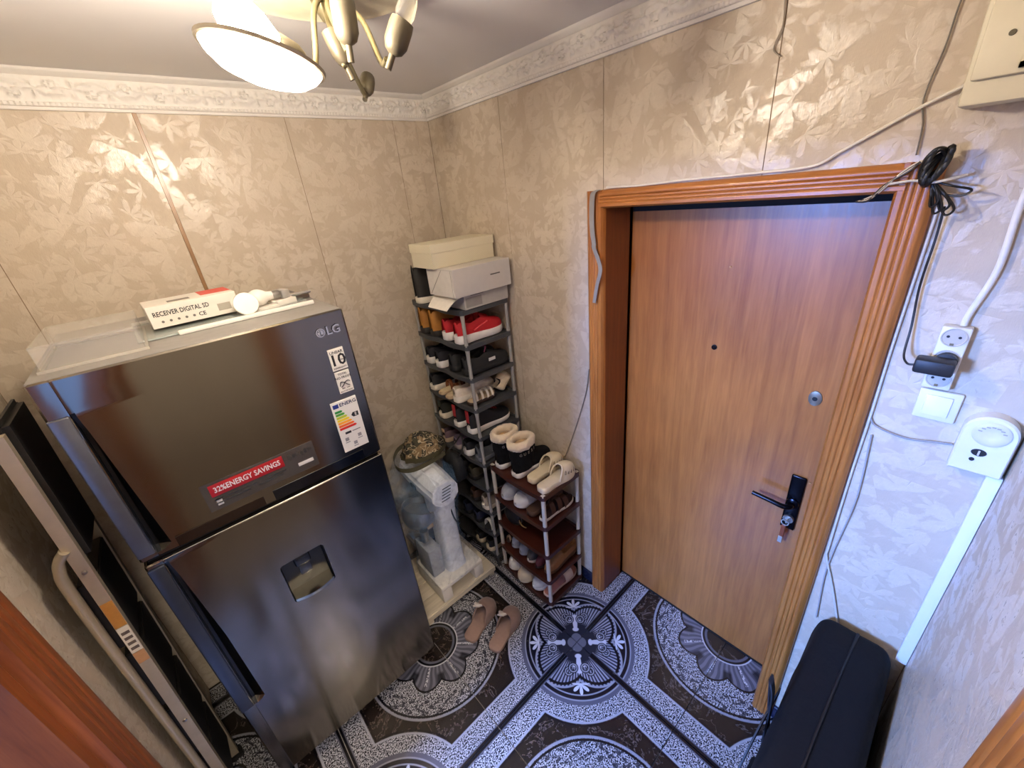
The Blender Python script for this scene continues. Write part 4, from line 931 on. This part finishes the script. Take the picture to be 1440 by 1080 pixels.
bm = new(); tube(bm, [(-.158, .085, .006), (-.158, -.02, .112)], .0012, 5, 1); obj('fold_line', bm, mat('8b8783', .7), t); bm = new(); tube(bm, [(-.158, -.088, .004), (-.158, -.088, .114)], .0008, 5, 1); obj('fold_line', bm, mat('8b8783', .7), t)
t = thing('shoe_box', 'cream patterned shoe box with lid, topmost on the grey rack', 'shoe box', (-.19, -.335, gz(0)+.0645+.1185), .0)
m, bs = newmat('cream_checked_card'); x, y, z = coords(); w = sn((x+y)*900.)*sn(z*900.); put(bs, 'Base Color', mix(mth('ADD', w*.8, .5, clamp=True), lin('cdc3a8'), lin('e4dcc2'))); put(bs, 'Roughness', .6); CK = m
obj('box_body', bx((-.166, -.085, 0), (.166, .085, .085), .001, 1), CK, t); obj('lid', bx((-.169, -.088, .062), (.169, .088, .098), .001, 1), CK, t)

# ------------------------------------------------------------------ board, wrapped machine, camouflage bag
WB = wood('pale_board_wood', 'b3a690', 'ddd2bd', 'x', .6, .6, 0., .2)
t = thing('wooden_board', 'pale wooden board on short feet under the wrapped machine', 'board', (-.565, -.31, 0))
for k in range(4):
    obj('plank', bx((-.235, -.196+.1*k, .045), (.222, -.100+.1*k, .065), .002, 1), WB, t)
obj('front_batten', bx((-.235, -.204, .03), (.222, -.196, .062), .001, 1), WB, t)
for x in (-.215, .2):
    for y in (-.185, .185): obj('foot', bx((x-.015, y-.012, 0), (x+.015, y+.012, .045), .002, 1), WB, t)
mc = thing('kitchen_machine', 'white electric kitchen machine wrapped in bluish clear plastic film', 'machine', (-.55, -.33, .066))
OMc = Vector((-.55, -.33, .066)); MW = mat('dfe2e8', .4, var=.04); BW = mat('e2ddd4', .5, var=.04)
def mo(name, bm, m, smooth=40, parent=None, label=None): o = obj(name, bm, m, parent or mc, smooth, label); o.data.transform(Matrix.Translation(-OMc)); return o
bm = new(); box(bm, (-.685, -.505, .145), (-.415, -.235, .172), .006, 2); mo('base_plate', bm, BW)
for (x0, x1) in ((-.685, -.625), (-.475, -.415)):
    mo('base_leg', bx((x0, -.505, .066), (x1, -.235, .146), .006, 2), BW)
bm = new(); R = []
for z, a, b in ((.17, .062, .075), (.2, .055, .07), (.45, .052, .065), (.60, .058, .08), (.66, .06, .085)):
    R.append([(-.535+a*math.copysign(abs(math.cos(q))**.5, math.cos(q)), -.385+b*math.copysign(abs(math.sin(q))**.5, math.sin(q)), z) for q in [2*PI*j/24 for j in range(24)]])
loft(bm, R); mo('column', bm, MW, 50)
bm = new(); R = []; n = 8
def octo(c, r, n=8): return [(c[0]+r*1.0*math.cos(PI/8+2*PI*j/n), c[1], c[2]+r*.95*math.sin(PI/8+2*PI*j/n)) for j in range(n)]
for (y, z, r, x) in ((-.482, .702, .074, -.54), (-.476, .703, .081, -.54), (-.40, .712, .086, -.541), (-.28, .728, .088, -.543), (-.18, .742, .083, -.545), (-.14, .748, .06, -.546)):
    R.append(octo((x, y, z), r))
loft(bm, R); bmesh.ops.bevel(bm, geom=[e for e in bm.edges if abs((e.verts[0].co-e.verts[1].co).normalized().y) > .8], offset=.014, segments=3, affect='EDGES'); head = mo('motor_head', bm, MW, 40)
for k in range(5):
    mo('vent_slot', bx((-.566+.004*k-.004, -.4842, .668+.017*k), (-.520+.004*k, -.4805, .673+.017*k), .001, 1), mat('3d4046', .6), None, head)
mo('switch', bx((-.628, -.34, .70), (-.622, -.29, .725), .002, 1), mat('2c2e33', .5), None, head)
bm = new(); lathe(bm, [(0, -.01), (.06, -.005), (.084, .03), (.092, .07), (.09, .10), (.086, .10), (.08, .07), (0, .06)], 26, Matrix.Translation((-.655, -.33, .50)) @ Matrix.Rotation(.35, 4, 'Y')); mo('bowl', bm, mat('8f9096', .3, .6), 60)
mo('bowl_arm', bx((-.66, -.36, .44), (-.58, -.31, .468), .006, 2), mat('b9a488', .5))
bm = new(); lathe(bm, [(0, -.03), (.02, -.03), (.022, .04), (.0, .045)], 16, Matrix.Translation((-.65, -.37, .43))); mo('shaft', bm, STL, 40)
mo('lower_box', bx((-.675, -.42, .173), (-.60, -.27, .36), .01, 2), mat('a3a5ac', .45))
bm = new(); tube(bm, [(-.52, -.455, .62), (-.515, -.462, .54), (-.50, -.462, .48), (-.475, -.45, .45)], .004, 6, 6); mo('power_cord', bm, mat('1b1c20', .5), 60)
# film: crumpled thin sleeve
m, bs = newmat('clear_film'); x, y, z = coords(); v = vec(x, y, z); n = nse(v, 16., 3, .6, 1.5); put(bs, 'Base Color', lin('86b4e4')); put(bs, 'Roughness', .12); put(bs, 'Alpha', mth('ADD', (n-.5)*.75, .12, clamp=True)); put(bs, 'Specular IOR Level', .7); bump(bs, nse(v, 26., 3, .6, 1.), .7, .012); FILM = m
bm = new(); R = []; N = 44
for q, (z, x0, x1, y0, y1) in enumerate(((.178, -.705, -.405, -.520, -.225), (.205, -.700, -.412, -.516, -.225), (.30, -.69, -.455, -.49, -.23), (.42, -.715, -.465, -.485, -.21), (.55, -.76, -.455, -.492, -.17), (.64, -.75, -.44, -.500, -.12), (.72, -.70, -.43, -.502, -.10), (.79, -.645, -.445, -.498, -.10), (.825, -.61, -.48, -.44, -.14))):
    ring = []
    for j in range(N):
        a = 2*PI*j/N; c, s = math.cos(a), math.sin(a); cx, cy = (x0+x1)/2, (y0+y1)/2
        p = Vector((cx+(x1-x0)/2*math.copysign(abs(c)**.6, c), cy+(y1-y0)/2*math.copysign(abs(s)**.6, s), z))
        d = .010*noise.noise(Vector((p.x*14, p.y*14, z*5)))+.005*math.sin(j*2.3+q*1.1); ring.append(p+Vector((c, s, .2))*d)
    R.append(ring)
loft(bm, R, True, False); mo('plastic_film', bm, FILM, 80, label='bluish clear crumpled plastic film')
# camouflage bag lying on the machine head
m, bs = newmat('camouflage_cloth'); x, y, z = coords(); v = vec(x, y, z); n1 = nse(v, 15., 1, .5, .8); n2 = nse(vec(x+3., y, z), 19., 1, .5, 1.); n3 = nse(vec(x, y+5., z), 21., 1, .5, 1.2)
col = mix(ins(.53, n1, .03), lin('3f3a28'), lin('22211c')); col = mix(ins(.56, n2, .03), col, lin('7a6446')); col = mix(ins(ab(n3-.5), .022, .012), col, lin('b3a487')); put(bs, 'Base Color', col); put(bs, 'Roughness', .85); CAMO = m
t = thing('camouflage_bag', 'camouflage cloth bag with olive strap lying on the wrapped machine', 'bag', (-.50, -.26, .83), .0)
bm = new(); R = []; N = 24
for (z, a, b, ox) in ((.0, .10, .075, 0), (.012, .118, .088, 0), (.035, .112, .085, .0), (.065, .095, .07, -.01), (.10, .066, .046, -.022), (.125, .03, .02, -.03), (.130, .006, .004, -.03)):
    R.append([(ox+a*math.cos(2*PI*j/N)*(1+.06*math.sin(3*j)), b*math.sin(2*PI*j/N)*(1+.05*math.sin(2*j+1)), z+.004*math.sin(j*1.7)*(1 if z > .02 else 0)) for j in range(N)])
loft(bm, R); obj('bag_body', bm, CAMO, t, smooth=70)
OLV = mat('4b4630', .8, var=.15)
bm = new(); R = [[(.121*math.cos(2*PI*j/N)*(1+.06*math.sin(3*j)), .092*math.sin(2*PI*j/N)*(1+.05*math.sin(2*j+1)), z+.006) for j in range(N)] for z in (0, .028)]; loft(bm, R, True, False); obj('olive_band', bm, OLV, t, smooth=60)
bm = new(); P = [(.06, -.105, .01), (-.03, -.118, .012), (-.13, -.12, .02), (-.185, -.085, .035), (-.18, -.03, .055), (-.13, .02, .07), (-.07, .03, .078)]
Pc = crom(P, 8); R = []
for i, p in enumerate(Pc):
    R.append([p+Vector((0, 0, .013)), p+Vector((0, -.002, .013)), p+Vector((0, -.002, -.011)), p+Vector((0, 0, -.011))])
loft(bm, R); obj('strap', bm, OLV, t, smooth=60)
t = thing('cloth_bag', 'black cloth bag hanging between camouflage bag and grey rack', 'bag', (-.365, -.30, .0), .0)
bm = new(); R = []
for (z, a, b) in ((.60, .02, .03), (.62, .04, .07), (.66, .05, .085), (.72, .045, .08), (.76, .03, .06), (.775, .008, .02)):
    R.append([(a*math.cos(2*PI*j/18), b*math.sin(2*PI*j/18)+.006*math.sin(j*2), z) for j in range(18)])
loft(bm, R); obj('bag_body', bm, mat('15161a', .7, var=.2), t, smooth=70)
bm = new(); tube(bm, [(-.0, -.05, .755), (.035, -.06, .81), (.06, -.02, .86), (.05, .03, .80), (.0, .04, .765)], .004, 6, 6); obj('bag_cord', bm, mat('1d1d20', .6), t, smooth=60)

# ------------------------------------------------------------------ slippers on the floor
FZ = mat('836a60', .95, var=.12, scale=50, bmp=.4, sheen=.3); FI = mat('957a6c', .95, var=.1, scale=70, bmp=.4); EAR = mat('e6ddd2', .95, var=.06, bmp=.4)
sl = thing('bunny_slipper', 'pink brown fleece slipper with white ears beside the wooden board', 'slipper')
bm, zt = sole_mesh(.235, .098, .022, .0, 1.0); obj('sole', bm, FI, sl, smooth=60)
vm, rg = vamp_mesh(.235, .102, zt, .40, 1.12, .06); obj('upper', vm, FZ, sl, smooth=75)
bm = new(); tube(bm, rg, .0035, 8, 1); obj('opening_edge', bm, FZ, sl, smooth=60)
for s, rot in ((-1, -.5), (1, .25)):
    bm = new(); lathe(bm, [(0, 0), (.009, .008), (.018, .028), (.018, .044), (.010, .060), (0, .066)], 14, Matrix.Translation((.165, .020+s*.016, .066)) @ Matrix.Rotation(rot*1.6, 4, 'X') @ Matrix.Rotation(-.75, 4, 'Y') @ Matrix.Diagonal((.4, 1, 1, 1))); obj('ear', bm, EAR, sl, smooth=70)
A = math.atan2(.073, .2)
pair(sl, (-.70, -.725, 0.0005, A), (-.645, -.85, 0.0005, A-.03), 'pair of bunny slippers', 'pink brown fleece slipper with white ears at the edge of the round floor medallion')

# ------------------------------------------------------------------ long black bag in the corner by the door
t = thing('black_bag', 'long black cloth bag standing in the corner beside the door', 'bag', (-.34, -1.985, 0))
BC = mat('0b0c10', .8, var=.25, scale=25, bmp=.3, spec=.25)
bm = new(); R = []; N = 40
for (x, s) in ((-.33, .86), (-.322, .95), (-.28, 1.), (-.2, 1.), (-.1, 1.0), (.0, 1.), (.1, 1.), (.2, 1.), (.285, .995), (.30, .97), (.308, .90)):
    ring = []
    for j in range(N):
        a = 2*PI*j/N; c, q = math.cos(a), math.sin(a); yy = .098*s*math.copysign(abs(c)**.35, c); zz = .356+.356*s*math.copysign(abs(q)**.28, q)
        d = .006*noise.noise(Vector((x*9, yy*11, zz*7)))
        zz = zz-.016*(1-abs(c))*max(0, q)*math.sin(PI*(x+.33)/.64)*.8 if q > 0 else zz
        ring.append((x, min(.105, yy+d*(1 if c > 0 else .3)), max(.001, zz+d)))
    R.append(ring)
loft(bm, R); obj('bag_body', bm, BC, t, smooth=60)
bm = new(); tube(bm, [(-.30, .012, .712), (-.15, .010, .704), (.05, .006, .702), (.2, .0, .706), (.29, -.004, .711)], .004, 6, 6); obj('zip_seam', bm, mat('0b0c0f', .5), t, smooth=60)
bm = new()
P = crom([(-.02, .104, .50), (-.02, .116, .60), (-.022, .128, .70), (-.03, .130, .735), (-.045, .122, .735), (-.055, .112, .70), (-.06, .106, .60), (-.06, .104, .5)], 6); R = []
for p in P: R.append([p+Vector((-.011, -.002, 0)), p+Vector((.011, -.002, 0)), p+Vector((.011, .002, 0)), p+Vector((-.011, .002, 0))])
loft(bm, R); obj('handle_loop', bm, mat('13151c', .7), t, smooth=60)
bm = bx((-.29, .096, .08), (-.06, .116, .40), .012, 3); obj('side_pocket', bm, BC, t, smooth=50)
bm = new(); P = crom([(-.27, .118, .40), (-.2, .122, .52), (-.1, .116, .60), (.02, .108, .63)], 6); R = []
for p in P: R.append([p+Vector((0, -.002, -.016)), p+Vector((0, .002, -.016)), p+Vector((0, .002, .016)), p+Vector((0, -.002, .016))])
loft(bm, R); obj('strap', bm, mat('191c24', .6), t, smooth=60)

# ------------------------------------------------------------------ wall fixtures beside the door (wall at x = 0)
PW = mat('ded9cf', .4, var=.03); PD = mat('1c1c1e', .5)
def wo(name, bm, m, parent, O, smooth=40): o = obj(name, bm, m, parent, smooth); o.data.transform(Matrix.Translation(-Vector(O))); return o
def WF(y, z, x=0.): return frameM((x, y, z), (0, -1, 0), (0, 0, 1))
O = (0, -1.949, 1.59); t = thing('socket_strip', 'white three way wall socket strip with black adapter plugged in', 'socket', O)
wo('housing', bx((-.026, -1.973, 1.515), (-.0005, -1.926, 1.66), .004, 2), PW, t, O)
for z in (1.638, 1.589, 1.541):
    bm = new(); lathe(bm, [(0, 0), (.0195, 0), (.0205, .002), (.0185, .0022), (.0175, .0008), (0, .0008)], 24, WF(-1.9495, z, -.0262)); s_ = wo('outlet', bm, mat('b9b3a6', .5), t, O)
    for dy in (-.009, .009):
        bm = new(); lathe(bm, [(0, 0), (.0028, 0), (.0028, .0006), (0, .0006)], 10, WF(-1.9495+dy, z+.001, -.0272)); wo('pin_hole', bm, PD, s_, O)
    wo('earth_clip', bx((-.029, -1.9525, z-.018), (-.027, -1.9465, z-.013)), mat('8a7d62', .4, .7), s_, O)
O = (-.03, -1.94, 1.58); t = thing('plug_adapter', 'black plug in power adapter in the middle outlet', 'adapter', O)
bm = new(); lathe(bm, [(0, 0), (.018, 0), (.018, .016), (0, .018)], 20, WF(-1.951, 1.587, -.0285)); wo('plug_body', bm, PD, t, O)
wo('adapter_case', bx((-.085, -1.968, 1.566), (-.044, -1.905, 1.598), .006, 2), PD, t, O)
bm = new(); tube(bm, [(-.065, -1.907, 1.578), (-.06, -1.893, 1.577), (-.035, -1.882, 1.59), (-.016, -1.878, 1.65), (-.016, -1.870, 1.74), (-.016, -1.870, 1.84), (-.024, -1.868, 1.90)], .0024, 6, 8); wo('adapter_cable', bm, PD, t, O, 60)
O = (0, -1.964, 1.468); t = thing('light_switch', 'square white rocker light switch below the socket strip', 'light switch', O)
wo('frame', bx((-.010, -2.0, 1.431), (-.0005, -1.928, 1.506), .004, 2), PW, t, O); wo('rocker', bx((-.014, -1.986, 1.444), (-.009, -1.942, 1.494), .002, 2), mat('e6e1d8', .35, var=.02), t, O)
O = (0, -2.05, 1.34); t = thing('door_chime', 'white arched door chime with round grille beside the light switch', 'door chime', O)
pts = [(-2.098, 1.338), (-2.014, 1.338)]+[(-2.056+.042*math.cos(PI*i/16), 1.438+.042*math.sin(PI*i/16)) for i in range(17)]
bm = new(); loft(bm, [[(x, -2.056+(y+2.056)*k, 1.40+(z-1.40)*k) for y, z in pts] for x, k in ((-.0005, 1), (-.032, 1), (-.036, .94))]); body = wo('case', bm, PW, t, O, 30)
bm = new(); lathe(bm, [(0, 0), (.027, 0), (.029, .002), (.026, .004), (.012, .004), (.01, .003), (0, .003)], 30, WF(-2.058, 1.441, -.036)); gr = wo('grille', bm, mat('d2cbbb', .45), t, O)
for k in range(7):
    a = .3+.4*k; wo('grille_slot', bx((-.0412, -2.058+.019*math.cos(a)-.003, 1.441+.019*math.sin(a)-.0012), (-.0395, -2.058+.019*math.cos(a)+.003, 1.441+.019*math.sin(a)+.0012)), mat('a69d8a', .6), gr, O)
bm = new(); lathe(bm, [(0, 0), (.011, 0), (.01, .002), (0, .002)], 22, WF(-2.052, 1.392, -.036) @ Matrix.Diagonal((1.1, .8, 1, 1))); wo('window', bm, PD, t, O)
wo('window_slit', bx((-.0392, -2.0535, 1.386), (-.038, -2.0505, 1.398)), mat('c9c4ba', .5), t, O)
bm = new(); lathe(bm, [(0, 0), (.0045, 0), (.004, .002), (0, .002)], 14, WF(-2.046, 1.373, -.036)); wo('button', bm, PD, t, O)
O = (0, -1.96, 2.07); t = thing('meter_box', 'cream plastic electricity meter box high on the wall', 'meter box', O); CB = mat('d3c9ad', .5, var=.04)
wo('box_body', bx((-.085, -2.095, 2.068), (-.0005, -1.845, 2.335), .006, 2), CB, t, O)
wo('cover', bx((-.098, -2.085, 2.105), (-.085, -1.852, 2.215), .004, 2), CB, t, O); wo('upper_cover', bx((-.102, -2.09, 2.220), (-.085, -1.848, 2.33), .004, 2), CB, t, O)
bm = new(); box(bm, (-.106, -2.06, 2.112), (-.098, -1.905, 2.120)); box(bm, (-.106, -2.06, 2.19), (-.098, -1.905, 2.198)); box(bm, (-.106, -1.913, 2.112), (-.098, -1.905, 2.198)); box(bm, (-.106, -2.06, 2.112), (-.098, -2.052, 2.198)); wf = wo('window_frame', bm, CB, t, O)
wo('window_pane', bx((-.1, -2.052, 2.12), (-.098, -1.913, 2.19)), mat('8b8166', .2), t, O); wo('breaker', bx((-.108, -2.03, 2.135), (-.099, -1.94, 2.178), .002, 1), mat('3b382f', .5), t, O)
bm = new(); lathe(bm, [(0, 0), (.0045, 0), (.004, .002), (0, .002)], 12, WF(-1.885, 2.163, -.098)); wo('screw', bm, mat('6d6754', .4, .6), t, O)
tag(obj('cable_trunking', bx((-.022, YD+.001, .66), (-.0005, YD+.026, 1.335), .002, 2), mat('dfe0e4', .4, var=.02), smooth=40), 'white plastic cable trunking running down the corner under the door chime', 'cable trunking')
def wire(name, label, P, r, c, k=8, cat='cable', rough=.5):
    bm = new(); tube(bm, P, r, 7, k); return tag(obj(name, bm, mat(c, rough), smooth=60), label, cat)
wire('white_cable', 'white cable from the meter box down to the top of door frame', [(-.012, -1.842, 2.108), (-.008, -1.79, 2.085), (-.007, -1.734, 2.055), (-.007, -1.67, 2.02), (-.007, -1.619, 1.996), (-.007, -1.5, 1.993), (-.006, -1.3, 1.992), (-.006, -1.15, 1.989), (-.006, -1.035, 1.992)], .0035, 'd8d0c0')
wire('thin_wire', 'thin grey wire running from the cornice down to the cable bundle', [(-.006, -1.812, 2.345), (-.005, -1.80, 2.24), (-.005, -1.797, 2.18), (-.005, -1.787, 2.10), (-.005, -1.797, 2.05), (-.006, -1.80, 1.998)], .0016, '6b655c')
wire('thin_wire', 'thin grey wire hanging from the crack in the wallpaper by cornice', [(-.005, -1.505, 2.345), (-.005, -1.51, 2.29), (-.005, -1.498, 2.25), (-.005, -1.515, 2.23)], .0016, '8d8170')
wire('white_cable', 'thick white cable from the meter box to the socket strip', [(-.012, -1.99, 2.066), (-.012, -1.975, 2.0), (-.011, -1.968, 1.9), (-.011, -1.972, 1.78), (-.012, -1.958, 1.69), (-.013, -1.956, 1.662)], .006, 'e0dace')
wire('grey_cable', 'grey cable looping from door frame edge to the door chime', [(-.006, -1.857, 1.40), (-.006, -1.875, 1.378), (-.006, -1.93, 1.366), (-.006, -1.985, 1.376), (-.008, -2.012, 1.382)], .0025, '8f8c8a')
wire('white_cable', 'white cable running down along the outer edge of door frame', [(-.006, -1.858, 1.90), (-.006, -1.8565, 1.6), (-.006, -1.858, 1.4), (-.006, -1.857, 1.2), (-.007, -1.86, .95), (-.007, -1.863, .90), (-.007, -1.90, .79), (-.006, -1.945, .64)], .003, 'c9c5bd')
wire('grey_cable', 'thin grey cable hanging behind the black bag beside door frame', [(-.006, -1.872, 1.35), (-.006, -1.884, 1.15), (-.006, -1.876, .98), (-.006, -1.873, .93), (-.006, -1.872, .82), (-.006, -1.885, .64)], .0022, '9c9a98')
wire('grey_cable', 'thin cable crossing the wallpaper above the brown shoe rack', [(-.005, -.95, 1.30), (-.005, -.93, 1.18), (-.005, -.87, .99), (-.005, -.80, .80), (-.005, -.78, .768)], .002, '7d766c')
# cable bundle tied at the frame corner
O = (-.03, -1.83, 1.93); t = thing('cable_bundle', 'tangled bundle of black cables tied at the door frame corner', 'cable bundle', O)
BK = mat('16140f', .5)
for k in range(9):
    a = k*.7; bm = new(); P = []
    for i in range(13):
        th = 2*PI*i/12; P.append((-.045+.012*math.cos(th*2+a), -1.838+(.012+.002*(k % 3))*math.cos(th+a*.2)+.004*math.sin(a), 1.975+(.026+.002*(k % 4))*math.sin(th)+.004*math.cos(a)))
    tube(bm, P, .0042, 6, 3); wo('cable_loop', bm, BK, t, O, 60)
for k, (dy, dz) in enumerate(((-.045, 1.930), (-.022, 1.905), (-.012, 1.90), (-.03, 1.897), (-.004, 1.912))):
    bm = new(); tube(bm, [(-.04, -1.842, 1.948), (-.045, -1.845+dy*.5-.004, 1.944-(1.944-dz)*.4), (-.047, -1.842+dy-.012, dz), (-.044, -1.845+dy*.9, dz-.010), (-.04, -1.842+dy*.4, 1.925), (-.038, -1.84, 1.945)], .0022, 6, 6); wo('cable_loop', bm, BK, t, O, 60)
for k in range(4):
    bm = new(); o_ = .004*k; tube(bm, [(-.04, -1.826+o_, 1.992-o_*.5), (-.034, -1.80, 1.978-o_*.6), (-.033, -1.778+o_, 1.955-o_*.8), (-.033, -1.757+o_, 1.93-o_), (-.030, -1.73+o_*.5, 1.916)], .0024, 6, 6); wo('cable_strand', bm, mat(('c9bca4', '2a2620', 'b9a888', '3a342b')[k], .5), t, O, 60)
bm = new(); tube(bm, [(-.033, -1.775, 1.948), (-.04, -1.81, 1.952), (-.05, -1.838, 1.947), (-.048, -1.86, 1.950), (-.03, -1.885, 1.956)], .0026, 6, 6); wo('tie', bm, mat('cfc4ae', .5), t, O, 60)
# grey tape hanging at the frame's upper left corner
bm = new(); P = crom([(-.031, -1.022, 1.988), (-.034, -1.0, 1.975), (-.036, -.996, 1.92), (-.037, -.998, 1.86), (-.034, -1.003, 1.815), (-.038, -1.006, 1.80), (-.036, -1.025, 1.755), (-.038, -1.034, 1.72), (-.036, -1.018, 1.67), (-.035, -1.003, 1.60)], 5); R = []
for i, p in enumerate(P):
    w = .011-.004*i/len(P); R.append([p+Vector((0, w, 0)), p+Vector((-.0015, w, 0)), p+Vector((-.0015, -w, 0)), p+Vector((0, -w, 0))])
loft(bm, R); tag(obj('foam_tape', bm, mat('8b8579', .8), smooth=30), 'torn grey foam tape hanging on the door frame corner', 'tape')
#@@END
